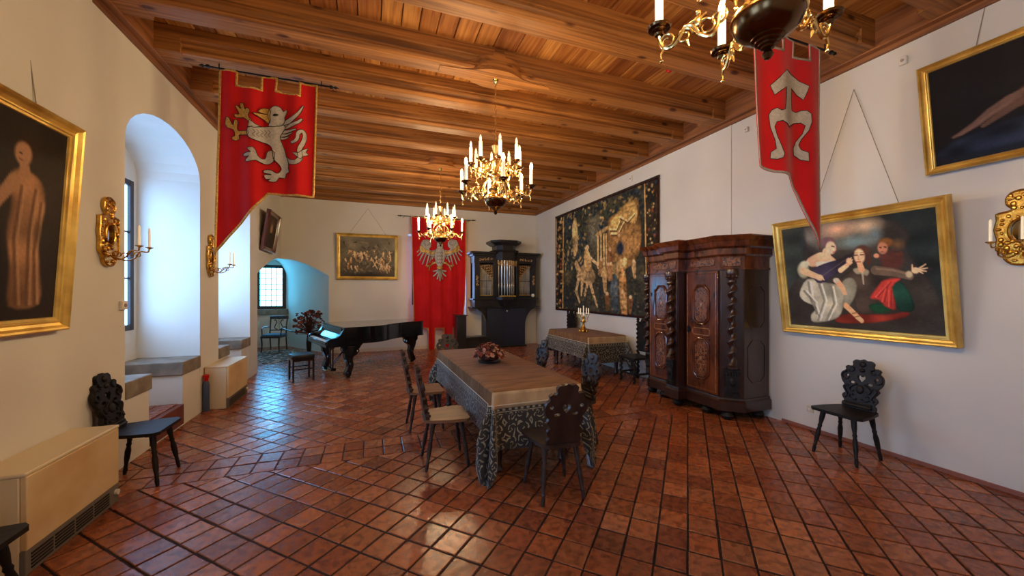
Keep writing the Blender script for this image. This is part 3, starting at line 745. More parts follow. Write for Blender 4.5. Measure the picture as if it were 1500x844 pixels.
# ------------------------------------------------------------------ draped tables
def draped_table(cx, cy, w, l, rz, tl_, cl, idx):
    h = .775
    t = thing('long_table' if idx == 0 else 'side_table', tl_, 'table', (cx, cy, 0), rz)
    m = MB(); m.box(-w / 2, -l / 2, h - .045, w / 2, l / 2, h - .004); m.build('tabletop', 'walnut_dark', t, bevel=.005)
    for sx in (-1, 1):
        for sy in (-1, 1):
            m = MB(); m.lathe([(.03, 0), (.045, .03), (.03, .07), (.04, .2), (.05, .36), (.03, .46), (.045, .5), (.045, h - .05)], 14, T(sx * (w / 2 - .1), sy * (l / 2 - .15), 0)); m.build('leg', 'walnut_dark', t)
    k = thing('tablecloth', cl, 'tablecloth', (cx, cy, h), rz)
    a, b, rc = w / 2 + .006, l / 2 + .006, .02
    ds, de, dc = .42, .50, .76
    path = []
    def corner(ox, oy, a0):
        for i in range(17):
            f = i / 16; an = a0 + f * PI / 2; path.append((ox + rc * math.cos(an), oy + rc * math.sin(an), math.cos(an), math.sin(an), f, a0))
    def side(x0, y0, x1, y1, nx, ny, d):
        L_ = math.hypot(x1 - x0, y1 - y0); n_ = max(6, int(L_ / .035))
        for i in range(1, n_): path.append((x0 + (x1 - x0) * i / n_, y0 + (y1 - y0) * i / n_, nx, ny, None, d))
    corner(a - rc, b - rc, 0); side(a - rc, b, -a + rc, b, 0, 1, de); corner(-a + rc, b - rc, H); side(-a, b - rc, -a, -b + rc, -1, 0, ds)
    corner(-a + rc, -b + rc, PI); side(-a + rc, -b, a - rc, -b, 0, -1, de); corner(a - rc, -b + rc, 3 * H); side(a, -b + rc, a, b - rc, 1, 0, ds)
    us = [0.]
    for i in range(1, len(path)): us.append(us[-1] + math.hypot(path[i][0] - path[i - 1][0], path[i][1] - path[i - 1][1]) + (.03 if path[i][4] is not None else 0))
    def drop(p):
        if p[4] is None: return p[5]
        f = p[4]; d0, d1 = (ds, de) if p[5] in (0, PI) else (de, ds)
        return d0 + (d1 - d0) * f + (dc - .45) * (math.sin(PI * f) ** .7)
    def sheet(p, u, d, off=0.):
        x, y_, nx, ny = p[:4]
        if p[4] is None: out = .012 + .03 * d + .05 * d * (.5 + .5 * math.sin(u * 7.5 + idx)) * (d / .4)
        else:
            f = p[4]; out = .012 + d * (.08 + .30 * (.5 - .5 * math.cos(4 * PI * f)) * min(1, d / .25) + .03)
        out = min(out, .16) + off
        return (x + nx * out, y_ + ny * out, -d)
    def strip(d0, d1, rows, sel, off):
        mb = MB(); mb.uv = []; n_ = len(path)
        for j in range(rows + 1):
            for i, p in enumerate(path):
                D = drop(p); e0 = d0; e1 = d1 if d1 is not None else D
                d = e0 + (e1 - e0) * j / rows
                mb.v.append(sheet(p, us[i], d, off)); mb.uv.append((us[i], d))
        for j in range(rows):
            for i in range(n_):
                q = (i + 1) % n_
                if sel(path[i], path[q]): mb.f.append((j * n_ + i, j * n_ + q, (j + 1) * n_ + q, (j + 1) * n_ + i))
        return mb
    isend = lambda p, q: abs(p[3]) > .75 or abs(q[3]) > .75
    band = .115
    strip(band - .01, None, 12, lambda p, q: True, 0.).build('brocade_border', 'brocade', k, solid=.004, ang=60)
    # velvet centre: top, rounded edge and the short side drops
    mb = strip(-.0, band, 4, lambda p, q: not isend(p, q), .004); n_ = len(path); mb.uv = None
    top = [(p[0] * .985, p[1] * .992, .012) for p in path]; b0 = len(mb.v)
    edge = [(p[0] + p[2] * .010, p[1] + p[3] * .010, .004) for p in path]
    mb.v += top + edge
    mb.f += [tuple(b0 + i for i in range(n_))]
    mb.f += [(b0 + i, b0 + n_ + i, b0 + n_ + (i + 1) % n_, b0 + (i + 1) % n_) for i in range(n_)] + [(b0 + n_ + i, i, (i + 1) % n_, b0 + n_ + (i + 1) % n_) for i in range(n_)]
    mb.build('velvet_centre', 'velvet', k, ang=60)
    e = strip(-.0, band + (.03 if idx == 0 else .02), 5, isend, .006); e.uv = None; o = e.build('lit_velvet_end', 'velvet_lit', k, solid=.003, ang=60); o['label'] = 'velvet drop at each end, coloured beige for the light on it'  # end drops are the same velvet; a paler sheet carries the sheen
    c = MB(); pts = [sheet(p, us[i], band, .008) for i, p in enumerate(path)]; c.tube(pts, .005, 6, closed=True); c.build('cord', 'cord', k)
    if idx == 0:
        c = MB(); i0 = [i for i, p in enumerate(path) if p[4] is not None and p[5] == 3 * H]
        V = []
        for i in i0[7:15]:
            p = path[i]; D = drop(p); V += [sheet(p, us[i], D - .12, -.016), tuple(Vector(sheet(p, us[i], min(D + .06, .765), -.012)))]
        c.add(V, [(2 * i, 2 * i + 1, 2 * i + 3, 2 * i + 2) for i in range(len(V) // 2 - 1)]); o = c.build('lining_corner', 'lining', k, solid=.003); o['label'] = 'white lining showing below the right corner'
    return h
draped_table(1.385, 4.39, .86, 2.45, -.022 * -1, 'long dining table hidden under the brocade cloth in the middle of the room', 'brown velvet tablecloth with black and gold brocade border on the long main table', 0)
draped_table(4.26, 7.10, .84, 1.66, 0., 'smaller table under a brown cloth in front of the tapestry', 'brown tablecloth with dark brocade border on the smaller table under the tapestry', 1)

# dried flowers on the main table
t = thing('dried_flower_bowl', 'round bowl of dried rust and pink flowers on the long main table', 'flowers', (1.33, 4.42, .788))
m = MB(); m.lathe([(.0, 0), (.08, 0), (.13, .012), (.14, .025), (.13, .022), (.08, .012), (0, .012)], 24); m.build('dish', 'dish', t)
m = MB(); m.ball((0, 0, .10), (.14, .14, .085), 12, 8); m.build('leaf_mound', 'dried_c', t)
def blossom(seed):
    r = random.Random(seed); m = MB()
    for i in range(8):
        a = 2 * PI * i / 8 + r.uniform(-.2, .2); l = r.uniform(.022, .034); up = r.uniform(.004, .026)
        c_, s_ = math.cos(a), math.sin(a); w = .012
        m.add([(0, 0, 0), (c_ * l * .6 - s_ * w, s_ * l * .6 + c_ * w, up * .8), (c_ * l, s_ * l, up), (c_ * l * .6 + s_ * w, s_ * l * .6 - c_ * w, up * .8)], [(0, 1, 2, 3)])
    m.ball((0, 0, .006), .010, 6, 4); return m
bl_ = [blossom(i).build('blossom', mm, t) for i, mm in enumerate(['dried_a', 'dried_b', 'dried_c', 'dried_b'])]
for i in range(110):
    o = bl_[i] if i < 4 else bl_[random.choice([0, 0, 1, 1, 2, 3])].copy()
    if i >= 4: COL.objects.link(o); o.parent = t
    ph = random.uniform(0, 2 * PI); th = math.acos(random.uniform(.05, 1)); 
    n_ = Vector((math.sin(th) * math.cos(ph), math.sin(th) * math.sin(ph), math.cos(th)))
    k = random.uniform(.92, 1.12)
    o.location = (n_.x * .165 * k, n_.y * .165 * k, .06 + n_.z * .15 * k)
    o.rotation_euler = n_.to_track_quat('Z', 'Y').to_euler(); s_ = random.uniform(.8, 1.25); o.scale = (s_, s_, s_)

# candelabrum on the small table
t = thing('candelabrum', 'gilt branched candlestick with ivory candles on the smaller table', 'candlestick', (4.2, 7.04, .787))
m = MB(); m.lathe([(.0, 0), (.10, 0), (.105, .015), (.07, .03), (.085, .05), (.04, .075), (.05, .10), (.03, .13), (.022, .18), (.04, .22), (.02, .26), (.03, .31), (.014, .34), (.0, .36)], 14)
for i in range(6): a = i * PI / 3; m.ball((.085 * math.cos(a), .085 * math.sin(a), .03), .025, 6, 5)
m.build('stem', 'gilt', t)
for i in range(4):
    a = i * H + .5; c_, s_ = math.cos(a), math.sin(a)
    m = MB(); m.tube(spline([(c_ * q, s_ * q, z) for q, z in ((.01, .25), (.05, .21), (.1, .25), (.09, .31), (.12, .33), (.12, .37))], 3), .007, 6); m.lathe([(.0, .365), (.03, .372), (.034, .38), (.012, .38)], 10, T(c_ * .12, s_ * .12, 0)); ar = m.build('arm', 'gilt', t)
    m = MB(); m.lathe([(.012, .378), (.011, .50), (.004, .515), (0, .516)], 8, T(c_ * .12, s_ * .12, 0)); m.build('candle', 'candle', ar)
m = MB(); m.lathe([(.012, .355), (.011, .55), (.004, .565), (0, .566)], 8); m.build('candle', 'candle', t)

# ------------------------------------------------------------------ wardrobe
t = thing('wardrobe', 'large carved walnut wardrobe with twisted columns against the right wall', 'wardrobe', (4.86, 4.345, 0), -H)
DX = .68
def plan(o, base=0.):
    """half-open plan of the front: local x along the width, front towards -y"""
    w = .845 + o; f = -(DX - .03) - o; pc = .135; q = o * .41
    h = [(w, 0), (w, -.44 - q), (.665 + q, f - .0), (.665 - o * .6, f), (.665 - o * .6, f + .012), (.10 + o, f + .012), (.10 + o, f - pc)]
    return ([(a, b) for a, b in h] + [(-a, b) for a, b in h[::-1]])[::-1]
def levels(name, L_, mat):
    m = MB()
    for (z0, z1, o0, o1) in L_:
        P0, P1 = plan(o0), plan(o1); k = len(P0); vs, fs = triangulate(P0)
        V = [(x, y_, z0) for x, y_ in P0] + [(x, y_, z1) for x, y_ in P1]
        F = [(i, (i + 1) % k, k + (i + 1) % k, k + i) for i in range(k)][::1]
        F += [tuple(range(k))[::-1], tuple(range(k, 2 * k))]
        m.add(V, F)
    return m.build(name, mat, t, smooth=False)
levels('plinth', [(.12, .24, .035, .035), (.24, .262, .035, .015), (.262, .285, .02, .012)], 'walnut_dark')
levels('carcass', [(.285, 1.93, 0, 0)], 'walnut_dark')
levels('frieze', [(1.93, 1.955, .02, .02), (1.955, 2.10, 0.005, .005)], 'walnut')
levels('cornice', [(2.10, 2.125, .015, .04), (2.125, 2.20, .045, .045), (2.20, 2.225, .05, .085), (2.225, 2.29, .09, .105), (2.29, 2.345, .115, .15), (2.345, 2.36, .15, .14)], 'walnut')
FY = -(DX - .03) + .012
for (x, y_) in ((.70, FY + .08), (.78, -.12), (-.70, FY + .08), (-.78, -.12), (0, FY - .06), (.40, FY + .06), (-.40, FY + .06)):
    m = MB(); m.lathe([(.03, 0), (.06, .012), (.075, .05), (.06, .09), (.05, .10), (.06, .12)], 16, T(x, y_, 0)); m.build('bun_foot', 'black_chair', t)
def octo(hw, hh, c): return [(-hw + c, -hh), (hw - c, -hh), (hw, -hh + c), (hw, hh - c), (hw - c, hh), (-hw + c, hh), (-hw, hh - c), (-hw, -hh + c)]
for sx, lab in ((1, None), (-1, None)):
    xc = sx * .3825
    dm = MB(); dm.box(xc - .262, FY - .026, .30, xc + .262, FY - .001, 1.92); d = dm.build('door', 'walnut', t, bevel=.005)
    for zc, hh in ((1.47, .26), (.74, .27)):
        P = [(xc + a, zc + b) for a, b in octo(.125, hh, .07)]
        m = MB(); m.tube([(x, FY - .03, z) for x, z in P], .017, 8, closed=True); m.tube([(xc + (x - xc) * .84, FY - .03, zc + (z - zc) * .9) for x, z in P], .007, 6, closed=True); m.build('panel_moulding', 'walnut', d)
        m = MB(); m.prism([(xc + (x - xc) * .86, zc + (z - zc) * .92) for x, z in P], .0, .006, T(0, FY - .026, 0) @ R(PI / 2, 'X')); m.build('burl_panel', 'burl', d)
        m = MB()
        for s in (-1, 1):
            for q in (-1, 1):
                m.tube(spline([(xc + s * a, FY - .033, zc + q * b) for a, b in ((.0, .02), (.045, .03), (.06, .07), (.03, .085), (.02, .06), (.0, .12), (.025, .15), (.0, .19))], 2), .0035, 5)
        m.ball((xc, FY - .033, zc), (.02, .004, .03)); m.build('inlay', 'inlay', d)
    P = [(xc + a, 1.105 + b) for a, b in octo(.14, .045, .02)]
    m = MB(); m.tube([(x, FY - .028, z) for x, z in P], .006, 6, closed=True)
    m.tube([(xc - .235, FY - .028, .33), (xc + .235, FY - .028, .33), (xc + .235, FY - .028, 1.89), (xc - .235, FY - .028, 1.89)], .006, 6, closed=True); m.build('door_banding', 'inlay', d)
    m = MB(); m.prism([(xc + sx * .22 + a, 1.6 + b) for a, b in ((-.012, -.03), (.012, -.03), (.02, 0), (.012, .035), (-.012, .035), (-.02, 0))], 0, .006, T(0, FY - .026, 0) @ R(PI / 2, 'X')); m.build('hinge_plate', 'dark_metal', d)
m = MB(); m.prism([(-.11 + .04 * math.cos(a) + .28, 1.12 + .05 * math.sin(a)) for a in [2 * PI * i / 12 for i in range(12)]], 0, .006, T(0, FY - .027, 0) @ R(PI / 2, 'X')); m.build('lock_plate', 'dark_metal', t)
for xc, yc, ro, w in ((.755, -.545, PI / 4, .125), (-.755, -.545, -PI / 4, .125), (0, -.785, 0, .085)):
    B = T(xc, yc, 0) @ R(ro, 'Z')
    m = MB(); m.box(-w, -.012, .66, w, .01, 1.92, B); pil = m.build('pilaster', 'walnut_dark', t, bevel=.004)
    m = MB()
    m.lathe([(.040, .74 + i * .0085) for i in range(121)], 14, B @ T(0, -.052, 0), off=lambda z: (.017 * math.cos(z * 41), .017 * math.sin(z * 41)))
    m.build('twisted_column', 'walnut_dark', t)
    m = MB(); m.lathe([(.045, .66), (.06, .67), (.06, .69), (.048, .70), (.055, .715), (.04, .74)], 18, B @ T(0, -.052, 0)); m.build('column_base', 'walnut_dark', t)
    m = MB(); m.lathe([(.036, 1.75), (.05, 1.765), (.042, 1.785), (.046, 1.80), (.066, 1.85), (.074, 1.87), (.074, 1.90), (.066, 1.93)], 18, B @ T(0, -.052, 0))
    for i in range(8): a = i * PI / 4; m.ball((.058 * math.cos(a), -.052 + .058 * math.sin(a), 1.84), .017, 6, 5, B)
    m.build('capital', 'walnut_dark', t)
    m = MB(); P = [(-.09, .66), (.09, .66), (.10, .62), (.085, .59), (.075, .50), (.085, .44), (.06, .40), (.085, .36), (.09, .31), (-.09, .31), (-.085, .36), (-.06, .40), (-.085, .44), (-.075, .50), (-.085, .59), (-.10, .62)]
    k = w / .11
    m.prism([(a * k * .85, b) for a, b in P], 0, .07, B @ R(PI / 2, 'X'))
    for q in range(5): m.ball((-.06 + q * .03, -.07, .60), (.015, .012, .033), 6, 5, B)
    for q in range(6): m.ball((-.06 + q * .024, -.072, .365), (.011, .008, .012), 6, 5, B)
    m.ball((0, -.07, .5), (.04, .02, .06), 8, 6, B); m.build('carved_bracket', 'black_chair', t, bevel=.004)
    m = MB(); m.box(-w + .025, -.018, 1.97, w - .025, -.006, 2.085, B); m.build('frieze_block', 'burl', t, bevel=.006)
for sx in (1, -1):
    m = MB(); m.box(sx * .3825 - .2, FY - .016, 1.985, sx * .3825 + .2, FY - .004, 2.075); m.build('frieze_panel', 'burl', t, bevel=.006)
for sx in (1, -1):
    for zc in (1.45, .75):
        m = MB(); P = octo(.15, .27, .08); m.tube([(sx * .846, -.23 + a, zc + b) for a, b in P], .007, 6, closed=True); m.build('side_panel_moulding', 'walnut_dark', t)

# ------------------------------------------------------------------ positive organ
t = thing('chamber_organ', 'black chamber organ with silvery pipes and gilt carving at the back wall', 'organ', (3.71, 11.10, 0))
def rbox(name, x0, z0, x1, z1, y0, y1, mat, par=t, bev=.004):
    m = MB(); m.box(x0, y0, z0, x1, y1, z1); return m.build(name, mat, par, bevel=bev)
rbox('base_cabinet', -.62, 0, .60, 1.18, -.50, -.0, 'organ_blue')
rbox('base_foot', -.66, 0, .64, .05, -.53, 0, 'organ')
for s in (-1, 1):
    P = [(s * .60, 1.18)] + [(s * (.60 + .40 * (1 - math.cos(a))), 1.18 - .55 * (1 - math.sin(a))) for a in [PI / 2 * i / 10 for i in range(10)]] + [(s * 1.0, 1.18)]
    P = [(s * .60, .62)] + [(s * (.60 + .40 * (1 - math.cos(a))), .62 + .54 * math.sin(a)) for a in [PI / 2 * i / 10 for i in range(11)]] + [(s * 1.0, 1.185), (s * .60, 1.185)]
    if area(P) < 0: P = P[::-1]
    m = MB(); m.prism(P, .34, .50, R(PI / 2, 'X')); m.build('bracket', 'organ', t)
rbox('lower_ledge', -1.05, 1.165, 1.05, 1.20, -.56, 0, 'organ'); rbox('lower_case', -.96, 1.20, .96, 1.42, -.50, 0, 'organ')
rbox('middle_ledge', -1.02, 1.40, 1.02, 1.445, -.55, 0, 'organ')
rbox('case_back', -.96, 1.44, .96, 2.66, -.20, 0, 'organ')
for s in (-1, 1):
    rbox('stile', min(s * .96, s * .80), 1.44, max(s * .96, s * .80), 2.50, -.48, 0, 'organ')
    rbox('stile', min(s * .345, s * .40), 1.44, max(s * .345, s * .40), 2.50, -.50, 0, 'organ')
    rbox('bottom_rail', min(s * .40, s * .80), 1.44, max(s * .40, s * .80), 1.53, -.47, -.2, 'organ')
    rbox('wing_frieze', min(s * .345, s * .97), 2.48, max(s * .345, s * .97), 2.69, -.49, 0, 'organ')
    P = [(s * .33, 0), (s * .33, -.56), (s * 1.08, -.56), (s * 1.08, 0)]
    m = MB(); m.box(min(s * .33, s * 1.02), -.53, 2.68, max(s * .33, s * 1.02), 0, 2.74); m.box(min(s * .33, s * 1.08), -.59, 2.74, max(s * .33, s * 1.08), 0, 2.80); m.build('wing_cornice', 'organ', t, bevel=.01)
    # gilt frieze scroll
    m = MB()
    for i in range(5):
        xc = s * (.46 + i * .085); m.tube([(xc + .035 * (1 - .08 * q) * math.cos(q * .6 + i), -.50, 2.585 + .04 * (1 - .08 * q) * math.sin(q * .6 + i)) for q in range(10)], [.013, .006], 6)
    m.build('gilt_frieze', 'organ_gilt', t)
    m = MB()      # shade carving above the slanting pipe tops
    for i in range(7):
        f = i / 6; xc = s * (.78 - .36 * f); zb = 2.40 - .42 * f * (1 if True else 0); zz = 2.46
        for z in np.arange(zb, zz + .001, .07):
            m.tube([(xc + .03 * (1 - .09 * q) * math.cos(q * .75 + i + z * 9), -.425, z + .03 * (1 - .09 * q) * math.sin(q * .75 + i + z * 9)) for q in range(8)], [.013, .005], 5)
    m.build('pipe_shade', 'organ_gilt', t)
    m = MB()
    for i in range(4): m.tube([(s * .88 + .032 * (1 - .08 * q) * math.cos(q * .7 * s + i * 2), -.49, 1.86 + i * .075 + .04 * (1 - .08 * q) * math.sin(q * .7 * s + i * 2)) for q in range(9)], [.014, .006], 6)
    m.build('gilt_drop', 'organ_gilt', t)
    first = None
    for i in range(11):
        f = i / 10; xc = s * (.775 - .35 * f); top = 2.40 - .34 * f; mouth = 1.76
        m = MB(); m.lathe([(.006, 0), (.0155, mouth - 1.53 - .03), (.0155, mouth - 1.53), (.012, mouth - 1.53 + .012), (.0155, mouth - 1.53 + .03), (.0155, top - 1.53)], 10, T(xc, -.40, 1.53)); m.build('pipe', 'dull_tin', t)
    m = MB(); m.box(min(s * .41, s * .79), -.425, 1.95, max(s * .41, s * .79), -.40, 1.965); m.build('pipe_rail', 'organ', t)
    m = MB(); m.box(min(s * .405, s * .41), -.43, 1.53, max(s * .405, s * .41), -.40, 2.1); m.box(min(s * .41, s * .79), -.43, 1.53, max(s * .41, s * .79), -.41, 1.55); m.build('gilt_fillet', 'gold', t)
def half_oct(r, y0): return [(-r, 0), (-r, y0 - .06), (-r * .55, y0 - .06 - r * .5), (r * .55, y0 - .06 - r * .5), (r, y0 - .06), (r, 0)][::-1]
def tower(name, r, z0, z1, mat='organ', r2=None):
    P0 = half_oct(r, -.44); P1 = half_oct(r2 or r, -.44); k = len(P0)
    P0 = P0 if area(P0) > 0 else P0[::-1]; P1 = P1 if area(P1) > 0 else P1[::-1]
    m = MB(); m.add([(x, y_, z0) for x, y_ in P0] + [(x, y_, z1) for x, y_ in P1], [(i, (i + 1) % k, k + (i + 1) % k, k + i) for i in range(k)] + [tuple(range(k))[::-1], tuple(range(k, 2 * k))])
    return m.build(name, mat, t, smooth=False, bevel=.004)
tower('tower_base', .33, 1.40, 1.50); tower('tower_foot', .14, 1.14, 1.40, r2=.30)
tower('tower_head', .33, 2.56, 2.80); tower('tower_moulding', .36, 2.80, 2.86, r2=.40); tower('tower_cornice', .40, 2.86, 3.08, r2=.27) if False else None
tower('tower_neck', .29, 2.86, 3.00); tower('tower_cornice', .33, 3.00, 3.08, r2=.47); tower('tower_cap', .48, 3.08, 3.14)
for s in (-1, 1): rbox('tower_post', min(s * .29, s * .345), 1.48, max(s * .29, s * .345), 2.60, -.56, -.2, 'organ')
rbox('tower_back', -.3, 1.48, .3, 2.6, -.40, -.2, 'organ')
for i in range(7):
    a = PI * (.5 + (i - 3) * .13); xc = -.30 * math.cos(a) * 1.0; yc = -.42 - .20 * math.sin(a) ** 2
    xc = (i - 3) * .078; yc = -.60 + .012 * (i - 3) ** 2
    m = MB(); m.lathe([(.010, 0), (.037, .30), (.037, .33), (.028, .35), (.037, .39), (.037, 1.10)], 14, T(xc, yc, 1.50)); m.build('tower_pipe', 'tin', t)
m = MB()
for i in range(9):
    xc = -.27 + i * .0675
    for j in range(3): m.tube([(xc + .032 * (1 - .08 * q) * math.cos(q * .7 + i + j), -.645 + .2 * abs(xc), 2.42 + j * .055 + .03 * (1 - .08 * q) * math.sin(q * .7 + i + j)) for q in range(9)], [.014, .006], 5)
m.build('tower_shade', 'organ_gilt', t)
m = MB(); m.box(-.25, -.64, 1.49, .25, -.60, 1.53); m.build('gilt_toe_board', 'gold', t)
m = MB(); m.ball((0, -.56, 1.07), (.035, .035, .045), 10, 8); m.tube([(0, -.52, 1.07), (0, -.56, 1.07)], .015, 8); m.build('knob', 'tin', t)
m = MB(); m.lathe([(0, 0), (.05, 0), (.05, .015), (0, .018)], 16, T(.86, -.481, 1.53) @ R(PI / 2, 'X')); m.build('round_plate', 'ivory', t)
# bench beside the organ
t = thing('end_panel_bench', 'low dark wooden bench with one tall end panel between red banner and organ', 'bench', (2.55, 10.30, 0))
m = MB(); m.box(-.42, -.20, 0, -.16, .2, .98); m.build('end_panel', 'organ', t, bevel=.01)
m = MB(); m.box(-.46, -.22, .98, -.13, .22, 1.01); m.build('panel_cap', 'organ', t, bevel=.01)
m = MB(); m.box(-.16, -.20, .34, .46, .2, .40); m.build('seat', 'organ', t, bevel=.008)
m = MB(); m.box(-.16, -.17, 0, .44, .18, .34); m.build('front_board', 'organ', t, bevel=.004)

# ------------------------------------------------------------------ grand piano and stool
PR = math.radians(20)
t = thing('grand_piano', 'black grand piano with carved legs along the back wall', 'piano', (-1.0, 8.30, 0), PR)
side_ = [(.28, -.74), (.72, -.74)] + [(p.x, p.y) for p in spline([(.85, -.735, 0), (1.05, -.66, 0), (1.25, -.50, 0), (1.5, -.34, 0), (1.8, -.25, 0), (2.08, -.22, 0)], 4)] + [(2.15, -.18), (2.18, -.08), (2.18, .62), (2.14, .71), (2.05, .74), (.28, .74)]
m = MB(); m.prism(side_, .665, .948); m.build('case', 'piano', t, bevel=.006)
gr = lambda P, d, cx=1.2, cy=.0: [(cx + (x - cx) * (1 + d), cy + (y_ - cy) * (1 + d * 1.4)) for x, y_ in P]
m = MB(); m.prism(gr(side_, .018), .952, .978); m.build('lid', 'piano', t, bevel=.006)
m = MB(); m.prism(gr(side_, .012), .655, .675); m.prism(gr(side_, .010), .80, .812); m.build('case_moulding', 'piano', t, bevel=.003)
for s in (-1, 1):
    P = [(-.02, .64), (.30, .64), (.30, .948), (.26, .94), (.20, .84), (.13, .79), (.02, .775), (-.03, .745)]
    m = MB(); m.prism(P, -.045, .045, T(0, s * .695, 0) @ R(PI / 2, 'X')); m.build('cheek', 'piano', t, bevel=.008)
m = MB(); m.box(-.04, -.70, .615, .32, .70, .675); m.box(-.045, -.66, .675, -.015, .66, .715); m.build('keybed', 'piano', t, bevel=.006)
m = MB()
for i in range(49): y0 = -.645 + i * 1.29 / 49; m.box(-.01, y0 + .001, .68, .145, y0 + 1.29 / 49 - .001, .722)
m.build('white_keys', 'ivory', t, smooth=False)
m = MB()
for i in range(49):
    if i % 7 in (0, 1, 3, 4, 5): y0 = -.645 + (i + 1) * 1.29 / 49; m.box(.05, y0 - .006, .722, .145, y0 + .006, .734)
m.build('black_keys', 'piano', t, smooth=False)
m = MB(); m.add([(.145, -.65, .70), (.145, .65, .70), (.145, .65, .745), (.145, -.65, .745), (.25, -.65, .845), (.25, .65, .845), (.28, .65, .70), (.28, -.65, .70)], [(0, 1, 2, 3)[::-1], (3, 2, 5, 4)[::-1], (4, 5, 6, 7)[::-1]]); m.box(.235, -.65, .84, .285, .65, .948); m.build('fallboard', 'piano', t, smooth=False, bevel=.004)
def piano_leg(x, y, rz):
    P = [(-.20, .66), (.17, .66), (.185, .62), (.15, .57), (.16, .53), (.12, .48), (.115, .42), (.085, .34), (.055, .26), (.06, .19), (.085, .14), (.10, .08), (.08, .03), (.03, .025), (.0, .06), (-.01, .12), (-.03, .17), (-.045, .26), (-.03, .34), (-.05, .41), (-.11, .44), (-.12, .48), (-.10, .52), (-.155, .55), (-.18, .60)]
    Mx = T(x, y, 0) @ R(rz, 'Z') @ R(PI / 2, 'X')
    pts = [(p.x, p.y) for p in spline([(a, b, 0) for a, b in P], 2, True)]
    m = MB(); m.prism(pts, -.07, .07, Mx); leg = m.build('leg', 'piano', t, bevel=.012)
    m = MB()
    for s in (-1, 1):
        z = s * .072
        for c, r, a0, tn in (((-.11, .50), .045, 0, 1.2), ((.12, .55), .045, PI, -1.2), ((.05, .09), .045, 0, -1.2), ((.02, .38), .04, 1, 1.2)):
            m.tube([(c[0] + r * (1 - .06 * q) * math.cos(a0 + tn * q * .5), c[1] + r * (1 - .06 * q) * math.sin(a0 + tn * q * .5), z) for q in range(13)], [.016, .009], 6, Mx)
        m.ball((.0, .60, z), (.07, .03, .025), 10, 6, Mx); m.ball((.01, .24, z), (.03, .07, .02), 8, 6, Mx)
    m.build('carving', 'piano', leg)
    m = MB(); m.lathe([(.0, 0), (.03, 0), (.04, .012), (.03, .03), (0, .03)], 12, T(x + .04 * math.cos(rz), y + .04 * math.sin(rz), 0)); m.build('foot', 'dark_metal', leg)
piano_leg(.42, -.58, PI); piano_leg(.30, .50, PI); piano_leg(2.02, .22, 0.)
m = MB()
for s in (-1, 1): m.tube([(.24, s * .10, .66), (.24, s * .09, .12)], .016, 8)
m.tube([(.24, 0, .12), (.62, 0, .65)], .010, 6); m.tube([(.24, .05, .14), (.7, .2, .65)], .010, 6); m.box(.19, -.13, .07, .29, .13, .13); m.build('pedal_lyre', 'piano', t, bevel=.004)
m = MB()
for s in (-1, 1): m.box(.10, s * .05 - .018, .075, .20, s * .05 + .018, .09)
m.build('pedal', 'brass', t, bevel=.004)
t = thing('piano_stool', 'small square piano stool with black leather top', 'stool', (-1.25, 8.0, 0), PR)
m = MB(); m.box(-.19, -.20, .42, .19, .20, .49); m.build('cushion', 'black_leather', t, bevel=.02)
m = MB(); m.box(-.18, -.19, .375, .18, .19, .42); m.build('apron', 'piano', t, bevel=.004)
for sx in (-1, 1):
    for sy in (-1, 1): m = MB(); m.box(sx * .165 - .016, sy * .175 - .016, 0, sx * .165 + .016, sy * .175 + .016, .38); m.build('leg', 'piano', t, bevel=.003)
for y_ in (-.1775, .1775): m = MB(); m.box(-.165, y_ - .0075, .22, .165, y_ + .0075, .24); m.build('stretcher', 'piano', t)

# dried bouquet behind the keyboard
t = thing('dried_bouquet', 'tall vase of dried red brown flowers beside the piano keyboard', 'flowers', (-1.44, 10.25, 0))
m = MB(); m.lathe([(.0, 0), (.08, 0), (.085, .02), (.04, .06), (.035, .12), (.05, .25), (.06, .42), (.045, .58), (.04, .64), (.05, .68), (.04, .66), (0, .66)], 20); m.build('vase', 'black_chair', t)
m = MB(); rr = random.Random(3); heads = []
for i in range(120):
    a = rr.uniform(0, 2 * PI); k = rr.uniform(.08, .36); h = rr.uniform(.74, 1.22) - k * .35
    p = (math.cos(a) * k, math.sin(a) * k, h); heads.append(p); m.tube([(0, 0, .62), (p[0] * .4, p[1] * .4, .62 + (h - .62) * .6), p], [.005, .003], 4)
m.build('stems', 'dried_c', t)
srcs = [blossom(20 + i) for i in range(2)]
hs = [srcs[0].build('blossom', 'dried_a', t), srcs[1].build('blossom', 'dried_c', t)]
for i, p in enumerate(heads):
    o = hs[i] if i < 2 else hs[rr.randrange(2)].copy()
    if i >= 2: COL.objects.link(o); o.parent = t
    o.location = p; o.scale = (rr.uniform(1.2, 2.),) * 3; o.rotation_euler = (rr.uniform(-1, 1), rr.uniform(-1, 1), rr.uniform(0, 6))

# chair, rug and rope in the corner niche
t = thing('lyre_back_chair', 'wooden chair with lyre shaped back and blue seat in the corner niche', 'chair', (-2.52, 11.95, .017), -.22 + PI)
m = MB(); m.box(-.23, -.21, .43, .23, .23, .475); m.build('seat_cushion', 'blue_seat', t, bevel=.015)
m = MB(); m.box(-.24, -.22, .38, .24, .24, .43); m.build('seat_rail', 'brown_chair', t, bevel=.006)
for sx in (-1, 1):
    m = MB(); m.tube([(sx * .22, .22, 0), (sx * .21, .21, .2), (sx * .22, .22, .40)], [.016, .022], 8); m.build('leg', 'brown_chair', t)
    m = MB(); m.tube([(sx * .21, -.26, 0), (sx * .21, -.21, .42), (sx * .21, -.24, .70), (sx * .22, -.29, .94)], [.018, .02], 8); m.build('rear_post', 'brown_chair', t)
    m = MB(); m.tube([(sx * .22, -.22, .66), (sx * .25, .05, .66), (sx * .25, .14, .63), (sx * .23, .16, .43)], .015, 8); m.build('armrest', 'brown_chair', t)
